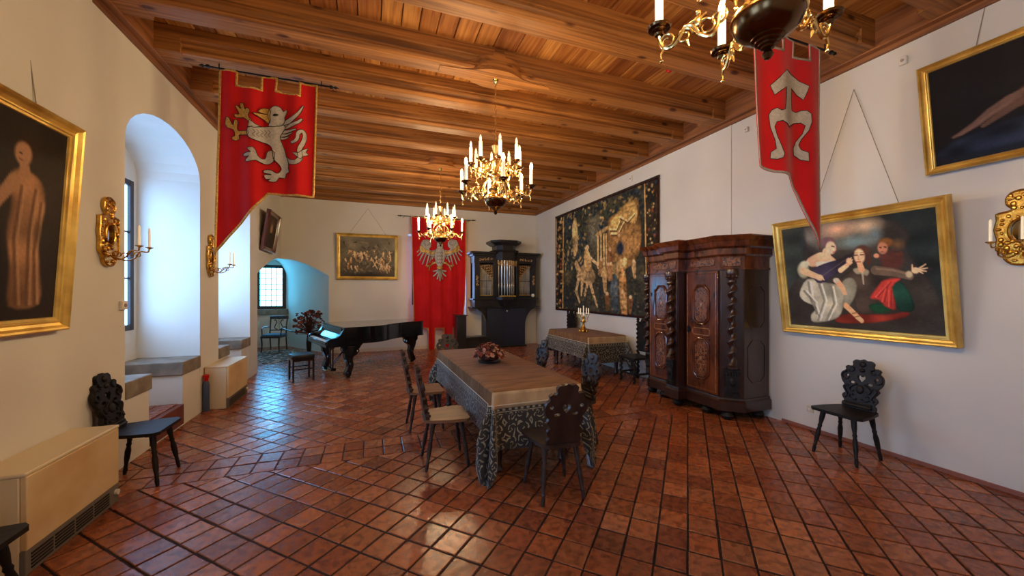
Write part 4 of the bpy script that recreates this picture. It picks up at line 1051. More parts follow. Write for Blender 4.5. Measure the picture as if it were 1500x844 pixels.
m = MB(); m.box(-.24, -.31, .86, .24, -.27, .95); m.build('top_rail', 'brown_chair', t, bevel=.008)
m = MB(); m.box(-.21, -.25, .54, .21, -.22, .57); m.build('lower_rail', 'brown_chair', t, bevel=.006)
m = MB()
for s in (-1, 1):
    m.tube(spline([(s * .03, -.24, .57), (s * .10, -.245, .62), (s * .08, -.25, .70), (s * .05, -.26, .77), (s * .09, -.27, .84), (s * .12, -.27, .82)], 4), .012, 6); m.tube([(s * .02, -.25, .58), (s * .02, -.28, .87)], .004, 5)
m.build('lyre_splat', 'brown_chair', t)
m = MB(); P = [(-2.28, 9.9), (-1.5, 10.75), (-2.25, 12.2), (-3.1, 11.9)]; m.prism(P, .004, .014); tag(m.build('rug', 'rug', bevel=.003), 'black and white patterned rug on the floor of the corner niche', 'rug')
m = MB(); m.tube([(-2.28, 11.65, .66), (-2.0, 11.3, .60), (-1.6, 10.9, .60), (-1.16, 11.0, .68)], .016, 8); tag(m.build('barrier_rope', 'black_leather'), 'dark rope strung across the corner niche beside the lyre back chair', 'rope')

# ------------------------------------------------------------------ banners
def resample(P, step):
    out = []
    for i in range(len(P)):
        a, b = P[i], P[(i + 1) % len(P)]; L_ = math.hypot(b[0] - a[0], b[1] - a[1]); n_ = max(1, int(L_ / step))
        out += [(a[0] + (b[0] - a[0]) * k / n_, a[1] + (b[1] - a[1]) * k / n_) for k in range(n_)]
    return out
def inset(P, d):
    if area(P) < 0: d = -d
    out = []; n_ = len(P)
    for i in range(n_):
        a, b, c = Vector(P[i - 1]), Vector(P[i]), Vector(P[(i + 1) % n_])
        e0 = (b - a).normalized(); e1 = (c - b).normalized(); n0 = Vector((-e0.y, e0.x)); n1 = Vector((-e1.y, e1.x))
        q = n0 + n1; q = q / max(.35, q.length_squared / 2) if q.length > 1e-6 else n0
        out.append(tuple(b + q * d))
    return out
class Banner:
    def __init__(s, name, label, px, Y, trim, trim_w, fold, rod_px, hang=4.14):
        s.Y = Y; s.fold = fold
        pl = [on_y(u, v, Y) for u, v in px]; s.cx = sum(p[0] for p in pl) / len(pl); s.top = max(p[1] for p in pl)
        s.root = thing(name, label, 'banner', (s.cx, Y, s.top))
        s.P = resample([(x - s.cx, z - s.top) for x, z in pl], .05)
        s.sheet(s.P, 'cloth', 'red', 0, .035, .006)
        if trim:
            I = inset(s.P, trim_w); mb = MB(); n_ = len(s.P)
            mb.v = [s.at(p, -.006) for p in s.P] + [s.at(p, -.006) for p in I]; mb.f = [(i, (i + 1) % n_, n_ + (i + 1) % n_, n_ + i) for i in range(n_)]
            mb.build('braid_trim', trim, s.root, solid=.006)
        (x0, z0), (x1, z1) = on_y(*rod_px[0], Y), on_y(*rod_px[1], Y); z0 = z1 = (z0 + z1) / 2
        m = MB(); a, b = x0 - s.cx, x1 - s.cx; m.tube([(a, .0, z0 - s.top), (b, 0, z0 - s.top)], .010, 8)
        for x, d in ((a, -1), (b, 1)): m.lathe([(.010, 0), (.02, .01), (.02, .03), (.008, .05), (.018, .07), (.0, .11)], 8, T(x, 0, z0 - s.top) @ R(d * PI / 2, 'Y'))
        m.build('pole', 'dark_metal', s.root)
        for x in (a + .08, b - .08):
            m = MB(); m.tube([(x, 0, z0 - s.top - .012), (x, 0, max(hang - s.top, z0 - s.top + .02)) if hang else (x, YB - Y - .004, z0 - s.top)], .006, 6); m.build('hook', 'dark_metal', s.root)
    def at(s, p, off): return (p[0], s.fold(p[0], p[1]) + off, p[1])
    def sheet(s, P, name, mat, off, grid, thick, par=None):
        vs, fs = triangulate(P, (), grid); mb = MB(); mb.add([s.at(p, off) for p in vs], fs)
        return mb.build(name, mat, par or s.root, solid=thick, ang=80)
    def loc(s, u, v): x, z = on_y(u, v, s.Y); return (x - s.cx, z - s.top)
    def motif(s, pieces, conv):
        """pieces: (name, material, polygon or ('stroke', path, widths))"""
        for k, (name, mat, P) in enumerate(pieces):
            if P[0] == 'stroke':
                pts = [s.loc(*conv(*q)) for q in P[1]]; w = P[2]; sp = [Vector((a, b, 0)) for a, b in pts]; sp = spline(sp, 5); n_ = len(sp); l = []; r = []
                for i, q in enumerate(sp):
                    d = (sp[min(i + 1, n_ - 1)] - sp[max(i - 1, 0)]).normalized(); nn = Vector((-d.y, d.x, 0)); f = i / (n_ - 1); ww = (w[0] + (w[1] - w[0]) * f) / 2
                    l.append(q + nn * ww); r.append(q - nn * ww)
                Q = [(p.x, p.y) for p in l + r[::-1]]
            elif P[0] == 'raw': Q = [s.loc(*conv(*q)) for q in P[1]]
            else:
                Q = [s.loc(*conv(*q)) for q in P]
                if len(Q) > 6: Q = inset([(p.x, p.y) for p in spline([(a, b, 0) for a, b in Q], 2, True)], -.006 if mat != 'outline' else 0)
            off = -.007 - .0012 * k
            o = s.sheet(Q, name, mat, off, .03, 0)
            if mat != 'outline':
                mb = MB(); mb.tube([s.at(p, off - .001) for p in Q], .0035, 4, closed=True); mb.build('outline', 'outline', o)
fold1 = lambda x, z: .022 * math.sin(x * 13 + 1 + z * .6) * min(1, .3 + abs(z) * .9) + .012 * math.sin(x * 29 + 2)
b1 = Banner('heraldic_banner', 'red banner with silver griffin and gold edging on the left', [(320.5, 99), (349, 104.5), (348.5, 124.5), (381.5, 130), (382, 109.8), (407.5, 115), (406, 133), (438, 139.5), (438.5, 120.5), (465.5, 125.5), (460.5, 290.5), (426, 287.5), (392.5, 285), (352, 330), (313, 373), (316, 240)], 5.0, 'gold_cloth', .022, fold1, ((308, 98), (482, 127)))
g = lambda x, y_: (320 + x / 5.627, 130 + y_ / 5.627)
b1.motif([
    ('griffin_tail', 'silver_cloth', ('stroke', [(535, 560), (580, 600), (640, 612), (678, 575), (672, 510), (700, 450), (714, 395), (695, 356), (662, 375), (655, 415), (635, 440), (600, 450)], (.055, .035))),
    ('tail_tuft', 'silver_cloth', [(655, 565), (622, 537), (665, 540), (690, 520), (738, 495), (715, 525), (737, 545), (695, 560), (680, 580)]),
    ('griffin_wing', 'silver_cloth', ('stroke', [(500, 315), (600, 262), (660, 215), (702, 145)], (.075, .012))),
    ('griffin_wing', 'silver_cloth', ('stroke', [(500, 330), (600, 308), (660, 285), (692, 255)], (.055, .022))),
    ('griffin_wing', 'silver_cloth', ('stroke', [(500, 358), (580, 356), (645, 345)], (.05, .015))),
    ('griffin_wing', 'silver_cloth', ('stroke', [(495, 385), (550, 385), (610, 372)], (.045, .012))),
    ('griffin_wing', 'silver_cloth', ('stroke', [(490, 405), (540, 412), (585, 400)], (.04, .012))),
    ('griffin_claw', 'gold_cloth', [(262, 285), (230, 250), (195, 240), (150, 240), (140, 218), (180, 218), (170, 190), (148, 150), (165, 152), (192, 180), (185, 130), (205, 132), (222, 185), (240, 172), (262, 190), (250, 220), (255, 250), (275, 265)]),
    ('griffin_claw', 'gold_cloth', [(246, 360), (246, 387), (185, 380), (168, 388), (172, 415), (150, 428), (120, 418), (125, 402), (145, 395), (132, 340), (85, 325), (60, 292), (68, 245), (88, 248), (108, 290), (130, 312), (140, 265), (160, 275), (155, 320), (168, 357)]),
    ('griffin_leg', 'silver_cloth', [(458, 530), (430, 515), (402, 530), (392, 578), (362, 586), (325, 560), (312, 520), (290, 495), (252, 500), (268, 520), (286, 533), (228, 540), (215, 556), (240, 563), (270, 560), (236, 592), (240, 606), (275, 602), (312, 592), (350, 606), (400, 622), (450, 600)]),
    ('griffin_body', 'silver_cloth', [(255, 335), (330, 322), (430, 318), (530, 305), (545, 335), (505, 395), (515, 440), (540, 500), (555, 560), (575, 620), (572, 660), (580, 690), (555, 700), (545, 735), (500, 730), (480, 760), (455, 768), (418, 758), (440, 742), (395, 742), (382, 716), (410, 712), (445, 716), (430, 702), (378, 690), (385, 675), (430, 675), (470, 700), (500, 700), (522, 668), (515, 640), (490, 610), (460, 580), (453, 530), (440, 482), (400, 450), (320, 430), (268, 410), (248, 375)]),
    ('griffin_chest', 'silver_cloth', [(250, 322), (265, 268), (312, 300), (362, 318), (300, 330)]),
    ('griffin_head', 'silver_cloth', [(415, 195), (440, 165), (474, 152), (515, 168), (537, 200), (560, 185), (560, 210), (542, 240), (545, 270), (520, 305), (470, 312), (418, 308), (428, 270), (415, 240)]),
    ('griffin_beak', 'gold_cloth', [(428, 190), (400, 170), (365, 170), (338, 192), (375, 203), (410, 215), (300, 212), (340, 235), (380, 256), (415, 286), (426, 262), (420, 225)]),
    ('griffin_eye', 'outline', [(448, 225), (465, 212), (490, 215), (500, 222), (485, 232), (462, 233), (455, 230)])] +
    [('feather_line', 'outline', ('stroke', [(290 + i * 30, 345), (310 + i * 30, 365), (292 + i * 30, 385), (312 + i * 30, 405)], (.004, .004))) for i in range(5)], g)
fold2 = lambda x, z: .03 * math.sin(x * 15 + .5 + z * .4) * min(1, .3 + abs(z) * .9)
b2 = Banner('heraldic_banner', 'red banner with a silver arrow sign and grey edging on the right', [(1102, 38), (1122, 45), (1124, 66), (1144, 73), (1144, 52), (1164, 58.5), (1163.5, 82), (1183, 88.5), (1183, 65), (1202, 71), (1202.5, 220), (1203, 366), (1196, 360), (1182, 326), (1170, 285), (1161, 267), (1153, 257.5), (1134, 253), (1116, 243), (1110, 200), (1105, 150)], 2.50, 'grey_trim', .02, fold2, ((1094, 36), (1216, 76)))
g2 = lambda x, y_: (1060 + x / 2.411, 40 + y_ / 2.411)
b2.motif([('arrow_sign', 'silver_cloth', ('raw', [(218, 152), (240, 166), (268, 190), (294, 212), (287, 236), (279, 258), (262, 238), (243, 215), (244, 255), (247, 292), (262, 299), (274, 294), (288, 297), (298, 310), (299, 340), (292, 368), (276, 396), (270, 415), (276, 432), (292, 445), (293, 476), (274, 468), (256, 450), (254, 425), (262, 402), (278, 376), (284, 350), (274, 337), (256, 337), (240, 345), (228, 354), (212, 344), (196, 334), (182, 336), (177, 352), (183, 385), (193, 420), (202, 450), (198, 464), (184, 468), (168, 463), (169, 440), (181, 430), (178, 400), (167, 352), (163, 308), (170, 292), (182, 287), (194, 298), (205, 294), (211, 255), (213, 214), (195, 226), (176, 241), (170, 222), (165, 205), (190, 180)]))], g2)
fold3 = lambda x, z: .035 * math.sin(x * 17 + z * .25) * min(1, .15 + abs(z) * .35) + .01 * math.sin(x * 41)
b3 = Banner('heraldic_banner', 'long red banner with a silver eagle hanging on the back wall', [(602, 317), (683, 323), (683, 380), (681, 440), (677, 478), (664, 480), (663, 512), (651, 512), (650, 481), (638, 481.5), (637.5, 517), (627, 517), (626.5, 481.5), (606, 480), (604, 400)], 10.90, 'gold_cloth', .02, fold3, ((588, 317), (692, 322)), None)
g3 = lambda x, y_: (595 + x / 4.02, 310 + y_ / 4.02)
def mir(P, s): return [(x if s > 0 else 392 - x, y_) for x, y_ in P]
pc = []
for s in (1, -1):
    for a_, b_, c_, w_ in (((100, 205), (82, 222), (64, 240), .05), ((104, 215), (84, 243), (66, 262), .05), ((114, 222), (92, 262), (78, 290), .055), ((126, 228), (108, 275), (94, 312), .055), ((140, 234), (128, 280), (118, 318), .055), ((152, 236), (146, 275), (136, 300), .05), ((168, 232), (162, 258), (152, 282), .05)):
        pc += [('wing_feather', 'silver_cloth', ('stroke', mir([a_, b_, c_], s), (w_, .03)))]
    pc += [('eagle_wing', 'silver_cloth', mir([(92, 215), (86, 196), (98, 172), (125, 166), (145, 180), (146, 205), (132, 222), (150, 232), (176, 226), (180, 255), (160, 262), (135, 258), (110, 244)], s)),
           ('wing_scroll', 'silver_cloth', ('stroke', mir([(112, 200), (104, 182), (116, 170), (134, 176), (136, 194), (122, 198)], s), (.03, .02))),
           ('wing_band', 'gold_cloth', mir([(80, 208), (90, 200), (110, 222), (150, 238), (166, 234), (164, 250), (145, 250), (108, 240), (84, 236)], s)),
           ('eagle_leg', 'gold_cloth', ('stroke', mir([(182, 300), (158, 305), (140, 318), (112, 318)], s), (.06, .03))),
           ('eagle_claw', 'gold_cloth', ('stroke', mir([(145, 312), (135, 335), (133, 350)], s), (.04, .015))), ('eagle_claw', 'gold_cloth', ('stroke', mir([(150, 310), (158, 292)], s), (.03, .015))), ('eagle_claw', 'gold_cloth', ('stroke', mir([(135, 318), (118, 330)], s), (.03, .012)))]
for e in ((156, 352), (158, 382), (180, 400), (196, 410), (212, 400), (234, 382), (236, 352)): pc += [('tail_feather', 'silver_cloth', ('stroke', [(196, 338), ((196 + e[0]) / 2, (338 + e[1]) / 2 + 4), e], (.05, .035)))]
pc += [
       ('eagle_body', 'silver_cloth', [(178, 215), (188, 205), (204, 205), (214, 215), (226, 250), (222, 290), (206, 325), (196, 332), (186, 325), (170, 290), (166, 250)]),
       ('eagle_head', 'silver_cloth', [(180, 218), (182, 180), (178, 165), (162, 160), (176, 150), (196, 146), (210, 158), (212, 185), (212, 218)]), ('eagle_crown', 'gold_cloth', [(180, 150), (176, 125), (188, 136), (196, 118), (204, 136), (216, 125), (212, 150)]),
       ('tail_ring', 'gold_cloth', [(180, 325), (196, 320), (212, 325), (214, 335), (196, 342), (178, 335)])]
for j in range(4):
    for i in range(3): pc.append(('feather_line', 'outline', ('stroke', [(180 + i * 12, 238 + j * 20), (186 + i * 12, 248 + j * 20), (192 + i * 12, 238 + j * 20)], (.008, .008))))
b3.motif(pc, g3)

# ------------------------------------------------------------------ painted canvases (flat pictures, brushed into the vertex colours of the canvas)
class Paint:
    def __init__(s, w, h, base, seed=1, quad=None):
        s.w, s.h = w, h; s.r = np.random.default_rng(seed)
        s.X, s.Y = np.meshgrid(np.arange(w) / (w - 1), np.arange(h) / (h - 1)); s.a = np.ones((h, w, 3)) * np.array(base, float); s.asp = w / h; s.Hm = None
        if quad:      # measured picture corners TL TR BR BL -> unit square
            A = []; B = []
            for (x, y_), (u, v) in zip(quad, ((0, 0), (1, 0), (1, 1), (0, 1))):
                A += [[x, y_, 1, 0, 0, 0, -u * x, -u * y_], [0, 0, 0, x, y_, 1, -v * x, -v * y_]]; B += [u, v]
            s.Hm = np.append(np.linalg.solve(np.array(A, float), np.array(B, float)), 1).reshape(3, 3)
    def q(s, p):
        if s.Hm is None: return p
        k = s.Hm @ np.array((p[0], p[1], 1.)); return (k[0] / k[2], k[1] / k[2])
    def noise(s, f, f2=None):
        f2 = f2 or f; g_ = s.r.random((int(f2) + 2, int(f) + 2)); x = s.X * f; y_ = s.Y * f2; i = x.astype(int); j = y_.astype(int); u = x - i; v = y_ - j; u = u * u * (3 - 2 * u); v = v * v * (3 - 2 * v)
        return (g_[j, i] * (1 - u) + g_[j, i + 1] * u) * (1 - v) + (g_[j + 1, i] * (1 - u) + g_[j + 1, i + 1] * u) * v
    def fbm(s, f): return (s.noise(f) + .5 * s.noise(f * 2) + .25 * s.noise(f * 4) + .15 * s.noise(f * 8)) / 1.9
    def mixin(s, mask, c): 
        mask = np.clip(mask, 0, 1)[..., None]; s.a = s.a * (1 - mask) + np.array(c, float) * mask
    def ell(s, cx, cy, rx, ry, c, soft=.25, al=1., rot=0.):
        if s.Hm is not None:
            x1, y1 = s.q((cx + rx, cy)); x0, y0 = s.q((cx, cy)); x2, y2 = s.q((cx, cy + ry)); cx, cy, rx, ry = x0, y0, abs(x1 - x0), abs(y2 - y0)
        dx, dy = (s.X - cx), (s.Y - cy); ca, sa = math.cos(rot), math.sin(rot); X = dx * ca + dy * sa / s.asp; Y = -dx * sa * s.asp + dy * ca
        d = np.sqrt((X / rx) ** 2 + (Y / ry) ** 2); s.mixin((1 - d) / soft * al if soft else (d < 1) * al, c) if al >= 1 else s.mixin(np.clip((1 - d) / soft, 0, 1) * al, c)
    def poly(s, P, c, soft=1.2, al=1., shade=0.):
        P = [s.q(p) for p in P]; P = [(p.x, p.y) for p in spline([(a, b, 0) for a, b in P], 3, True)]
        ins = np.zeros((s.h, s.w), bool); dm = np.full((s.h, s.w), 9.); n_ = len(P); px = s.X * s.w; py = s.Y * s.h
        for i in range(n_):
            x0, y0 = P[i - 1][0] * s.w, P[i - 1][1] * s.h; x1, y1 = P[i][0] * s.w, P[i][1] * s.h
            with np.errstate(divide='ignore', invalid='ignore'):
                ins ^= ((y0 > py) != (y1 > py)) & (px < (x1 - x0) * (py - y0) / (y1 - y0 + 1e-12) + x0)
            L2 = (x1 - x0) ** 2 + (y1 - y0) ** 2 + 1e-9; tt = np.clip(((px - x0) * (x1 - x0) + (py - y0) * (y1 - y0)) / L2, 0, 1)
            dm = np.minimum(dm, np.hypot(px - x0 - tt * (x1 - x0), py - y0 - tt * (y1 - y0)))
        sd = np.where(ins, dm, -dm); col = np.array(c, float)
        mk = np.clip(.5 + sd / soft, 0, 1)[..., None] * al
        cc = col[None, None, :] * (1 + (shade * (s.noise(9, 9) - .5) * 2)[..., None] - (shade * .6 * np.clip(1 - sd / 3., 0, 1))[..., None]) if shade else col
        s.a = s.a * (1 - mk) + cc * mk
    def stroke(s, P, w0, w1, c, al=1.):
        sp = [s.q(p) for p in P]; k = (abs(s.q((P[0][0] + 1, P[0][1]))[0] - sp[0][0]) * s.w) if s.Hm is not None else s.h
        px = s.X * s.w; py = s.Y * s.h; m_ = np.zeros((s.h, s.w)); n_ = len(sp) - 1
        for i in range(n_):
            x0, y0, x1, y1 = sp[i][0] * s.w, sp[i][1] * s.h, sp[i + 1][0] * s.w, sp[i + 1][1] * s.h
            L2 = (x1 - x0) ** 2 + (y1 - y0) ** 2 + 1e-9; tt = np.clip(((px - x0) * (x1 - x0) + (py - y0) * (y1 - y0)) / L2, 0, 1)
            w = (w0 + (w1 - w0) * (i + tt) / n_) * k / 2; d = np.hypot(px - x0 - tt * (x1 - x0), py - y0 - tt * (y1 - y0)); m_ = np.maximum(m_, np.clip(w - d + .5, 0, 1))
        s.mixin(m_ * al, c)
    def mesh(s, W, H_, name, mat, parent, y=0., z0=0.):
        mb = MB(); X = (s.X - .5) * W; Z = z0 + (1 - s.Y) * H_
        mb.v = [(float(a), y, float(b)) for a, b in zip(X.ravel(), Z.ravel())]; w = s.w
        mb.f = [(j * w + i, (j + 1) * w + i, (j + 1) * w + i + 1, j * w + i + 1) for j in range(s.h - 1) for i in range(w - 1)]
        c = np.clip(s.a, 0, 255) / 255.; c = np.where(c <= .04045, c / 12.92, ((c + .055) / 1.055) ** 2.4)
        mb.col = np.concatenate([c.reshape(-1, 3), np.ones((s.w * s.h, 1))], 1)
        return mb.build(name, mat, parent, ang=60)
def frame(root, W, H_, fw, prof, mat='gold'):
    """mitred moulding around a W x H_ picture; prof: (distance outward from the sight edge, towards the viewer)"""
    mb = MB(); k = len(prof); 
    for sx, sz in ((-1, 0), (1, 0), (1, 1), (-1, 1)):
        for d, o in prof:
            mb.v.append((sx * (W / 2 - fw + d), -o, (fw - d) if sz == 0 else H_ - fw + d))
    for c in range(4):
        for i in range(k - 1): mb.f.append((c * k + i, ((c + 1) % 4) * k + i, ((c + 1) % 4) * k + i + 1, c * k + i + 1))
    return mb.build('frame', mat, root, ang=25)
def fprof(fw, dp=.06): return [(0, .012), (.004, .022), (fw * .18, .026), (fw * .22, .034), (fw * .30, .036), (fw * .42, .026), (fw * .60, .034), (fw * .74, dp * .9), (fw * .86, dp), (fw * .95, dp * .9), (fw, dp * .6), (fw, -.02)]
def picture(name, label, loc, rz, lean, W, H_, fw, paint, mat='gold', wires=None):
    t = thing(name, label, 'painting', loc, rz, None, lean)
    frame(t, W, H_, fw, fprof(fw), mat)
    paint.mesh(W - 2 * fw + .01, H_ - 2 * fw + .01, 'canvas', 'canvas', t, -.012, fw - .005)
    m = MB(); m.box(-W / 2 + .02, -.008, .02, W / 2 - .02, .015, H_ - .02); m.build('backing', 'darkwood', t)
    if wires:
        m = MB(); inv = Euler((lean, 0, 0)).to_matrix().inverted()
        for a, b in wires: m.tube([tuple(inv @ Vector(a)), tuple(inv @ Vector(b))], .0035, 5)
        m.build('hanging_wire', 'wire', t)
    return t
SK = (214, 164, 124)
p = Paint(250, 180, (40, 34, 29), 5, [(78, 125), (995, 5), (1070, 790), (125, 705)])
f = p.fbm(4); p.mixin((f - .5) * 1.2, (58, 62, 58))
p.poly([(215, 110), (420, 70), (640, 45), (700, 80), (670, 150), (640, 215), (560, 235), (420, 260), (290, 250), (220, 200)], (112, 108, 98), 30, .9, .35); p.ell(400, 130, 170, 70, (188, 146, 116), .9, .95); p.ell(580, 110, 130, 60, (178, 150, 118), .9, .9); p.ell(520, 205, 170, 55, (96, 118, 118), .9, .9); p.ell(640, 160, 60, 60, (92, 112, 118), .9, .8); p.ell(770, 225, 60, 45, (120, 84, 48), .9, .8)
p.poly([(680, 60), (760, 90), (840, 170), (830, 260), (1000, 500), (1060, 600), (1000, 0), (800, 20)], (30, 36, 35), 8, .95, .3); p.poly([(80, 130), (200, 110), (215, 250), (180, 380), (130, 480), (100, 480)], (44, 50, 46), 8, .85, .3)
for i in range(160):
    x = p.r.uniform(80, 1050); y_ = p.r.uniform(20, 760)
    if p.r.random() < .6 and not (170 < x < 880 and y_ > 170) and not (220 < x < 700 and y_ < 270): p.ell(x, y_, p.r.uniform(8, 30), p.r.uniform(5, 16), (p.r.uniform(24, 60), p.r.uniform(28, 62), p.r.uniform(26, 56)), .8, .5)
p.poly([(400, 670), (480, 640), (700, 650), (830, 630), (820, 668), (600, 702), (420, 697)], (118, 42, 30), 2, 1, .25)
p.ell(735, 320, 88, 75, (80, 44, 36), .4); p.ell(700, 212, 55, 34, (120, 76, 38), .4); p.ell(682, 245, 36, 42, (172, 116, 86), .3); p.stroke([(790, 280), (720, 300), (650, 290)], 30, 22, (86, 48, 38)); p.ell(645, 290, 20, 16, (190, 130, 96), .3)
p.stroke([(665, 240), (672, 242)], 8, 8, (70, 40, 32)); p.stroke([(692, 238), (702, 240)], 8, 8, (70, 40, 32)); p.stroke([(672, 268), (690, 268)], 6, 5, (120, 60, 50))
p.poly([(420, 440), (510, 368), (600, 372), (700, 370), (770, 425), (745, 560), (620, 645), (530, 625), (500, 520)], (58, 48, 40), 2, 1, .3)
p.poly([(730, 470), (790, 448), (850, 530), (872, 622), (790, 628), (745, 560)], (30, 64, 50), 2, 1, .35); p.poly([(600, 590), (680, 580), (740, 620), (640, 640)], (24, 58, 36), 2, 1, .3)
p.poly([(606, 545), (650, 480), (690, 437), (792, 430), (740, 482), (765, 612), (705, 605), (660, 560)], (172, 56, 46), 2, 1, .35)
for a in ((640, 540, 720, 450), (680, 570, 700, 480), (720, 600, 720, 500)): p.stroke([a[:2], a[2:]], 7, 4, (206, 92, 74), .7); p.stroke([(a[0] + 14, a[1]), (a[2] + 14, a[3])], 7, 4, (110, 30, 28), .8)
p.stroke([(640, 378), (740, 390), (845, 418)], 58, 40, (92, 76, 62)); p.stroke([(645, 368), (740, 378), (840, 405)], 14, 10, (124, 102, 80), .7); p.ell(840, 405, 26, 26, (164, 148, 116), .4)
p.ell(878, 382, 28, 22, SK, .3)
for e in ((938, 345), (948, 368), (942, 388), (922, 400)): p.stroke([(885, 380), e], 12, 7, SK)
p.stroke([(860, 370), (858, 348)], 11, 7, SK)
p.poly([(505, 370), (545, 360), (600, 378), (590, 410), (560, 400), (525, 398)], (150, 138, 112), 1.5, 1, .2); p.stroke([(562, 395), (568, 460)], 14, 8, (170, 158, 130), .8)
p.ell(560, 262, 54, 44, (72, 46, 34), .3); p.ell(598, 310, 22, 48, (66, 42, 32), .3); p.stroke([(545, 335), (555, 370)], 34, 40, (200, 146, 108)); p.ell(543, 292, 38, 52, (222, 168, 128), .25); p.ell(528, 300, 16, 30, (236, 190, 152), .9, .6)
for e in ((522, 285), (560, 283)): p.stroke([(e[0] - 9, e[1]), (e[0] + 9, e[1])], 8, 7, (74, 44, 34)); p.stroke([(e[0] - 10, e[1] - 13), (e[0] + 10, e[1] - 13)], 4, 4, (110, 70, 48), .8)
p.stroke([(540, 285), (534, 310), (544, 312)], 5, 5, (176, 116, 84), .8); p.stroke([(528, 326), (550, 325)], 8, 6, (170, 78, 66))
p.poly([(440, 445), (495, 420), (530, 470), (505, 560), (455, 610), (430, 540)], (112, 108, 90), 2, 1, .3); p.stroke([(460, 590), (510, 640), (555, 686)], 34, 26, (206, 150, 106)); p.ell(540, 672, 34, 16, (214, 158, 112), .3, 1, .5); p.stroke([(500, 640), (530, 634)], 7, 6, (120, 70, 40)); p.stroke([(515, 662), (550, 655)], 6, 5, (120, 70, 40))
p.poly([(180, 510), (228, 425), (330, 445), (425, 468), (455, 520), (432, 640), (370, 682), (262, 692), (248, 645), (282, 600), (205, 560)], (168, 162, 138), 2, 1, .3)
for a in ([(235, 445), (250, 560), (300, 660)], [(300, 460), (330, 560), (290, 680)], [(370, 475), (390, 580), (340, 680)], [(210, 500), (270, 570), (280, 640)]):
    p.stroke(a, 14, 8, (112, 108, 92), .8); p.stroke([(x + 16, y_) for x, y_ in a], 12, 6, (214, 206, 184), .8)
p.poly([(225, 312), (268, 280), (330, 262), (392, 300), (398, 330), (300, 348), (245, 348)], SK, 1.5, 1, .12); p.poly([(280, 325), (340, 318), (400, 318), (400, 345), (300, 360)], (206, 196, 172), 1.5, 1, .2)
p.ell(205, 372, 42, 56, (148, 146, 116), .3); p.ell(195, 360, 18, 30, (190, 186, 156), .8, .7); p.ell(215, 335, 34, 26, (180, 176, 146), .4)
p.poly([(258, 372), (335, 332), (420, 308), (478, 280), (500, 300), (410, 395), (310, 452), (270, 425)], (46, 40, 54), 1.5, 1, .3); p.stroke([(430, 320), (505, 275)], 18, 14, (40, 32, 34)); p.stroke([(300, 420), (470, 305)], 3, 2, (120, 100, 80), .7)
p.stroke([(205, 375), (250, 395), (300, 415)], 40, 28, SK); p.ell(305, 418, 24, 22, SK, .3); p.stroke([(315, 410), (330, 432)], 8, 6, SK); p.stroke([(430, 375), (470, 345)], 30, 24, SK); p.ell(482, 322, 22, 26, SK, .3)
for e in ((495, 300), (502, 312), (500, 330)): p.stroke([(478, 325), e], 9, 6, (224, 176, 136))
p.stroke([(345, 262), (345, 290)], 46, 56, SK); p.ell(352, 205, 54, 36, (104, 78, 80), .3); p.ell(372, 238, 36, 44, (222, 172, 138), .25); p.ell(320, 205, 22, 24, (110, 84, 84), .4)
p.stroke([(378, 228), (394, 232)], 7, 6, (80, 50, 42)); p.stroke([(398, 238), (404, 252)], 6, 5, (190, 136, 104)); p.stroke([(386, 264), (398, 263)], 6, 5, (168, 84, 74)); p.ell(370, 252, 14, 12, (226, 150, 122), .9, .6)
p.stroke([(408, 440), (440, 480), (452, 512)], 36, 26, (204, 150, 112)); p.stroke([(445, 500), (465, 522)], 9, 6, (204, 150, 112)); p.ell(402, 436, 22, 18, (176, 166, 146), .4)
p.a = p.a * (1.16 + .3 * (p.fbm(14)[..., None])) + 5
picture('framed_painting', 'gilt framed painting of three seated figures with a lute on the right wall', (4.865, 2.53, 1.155), -H, math.radians(8.5), 1.53, 1.35, .095, p, 'gold', [((.35, .0 + .0, 1.30), (-.05, -.02 + .04, 2.68)), ((-.48, 0, 1.30), (-.05, .02, 2.68))])
p = Paint(130, 90, (32, 28, 27), 9)
p.mixin((p.fbm(3) - .5), (44, 44, 46)); p.ell(.35, .92, .5, .16, (40, 50, 68), .9, .8)
p.poly([(.06, .80), (.3, .70), (.6, .66), (.95, .62), (.96, .92), (.08, .94)], (36, 44, 60), 5, .9, .5)
p.stroke([(.10, .735), (.14, .715), (.21, .66), (.28, .585), (.36, .53), (.46, .50)], .022, .12, (122, 94, 80)); p.stroke([(.13, .73), (.21, .67), (.28, .60), (.36, .55)], .008, .03, (146, 112, 94), .6); p.stroke([(.24, .70), (.31, .64), (.38, .58), (.46, .54)], .035, .09, (108, 82, 68))
p.poly([(.40, .46), (.50, .40), (.56, .28), (.66, .24), (.72, .34), (.66, .50), (.54, .60), (.44, .58)], (132, 100, 82), 3, 1, .3); p.ell(.66, .17, .04, .065, (132, 98, 78), .4); p.ell(.68, .14, .045, .05, (52, 36, 28), .5, .9); p.stroke([(.70, .30), (.80, .42), (.78, .56)], .06, .035, (118, 88, 72))
picture('framed_painting', 'dark gilt framed painting high on the right wall, cut by the right edge', (4.87, 1.30, 2.73), -H, math.radians(9), 1.38, .97, .065, p, 'gold', [((-.4, 0, .97), (-.35, .03, 1.34)), ((.4, 0, .97), (.45, .03, 1.34))])
p = Paint(110, 130, (46, 38, 32), 13)
p.mixin((p.fbm(3) - .45), (70, 58, 46)); p.ell(.8, .4, .3, .4, (74, 62, 50), .9, .5)
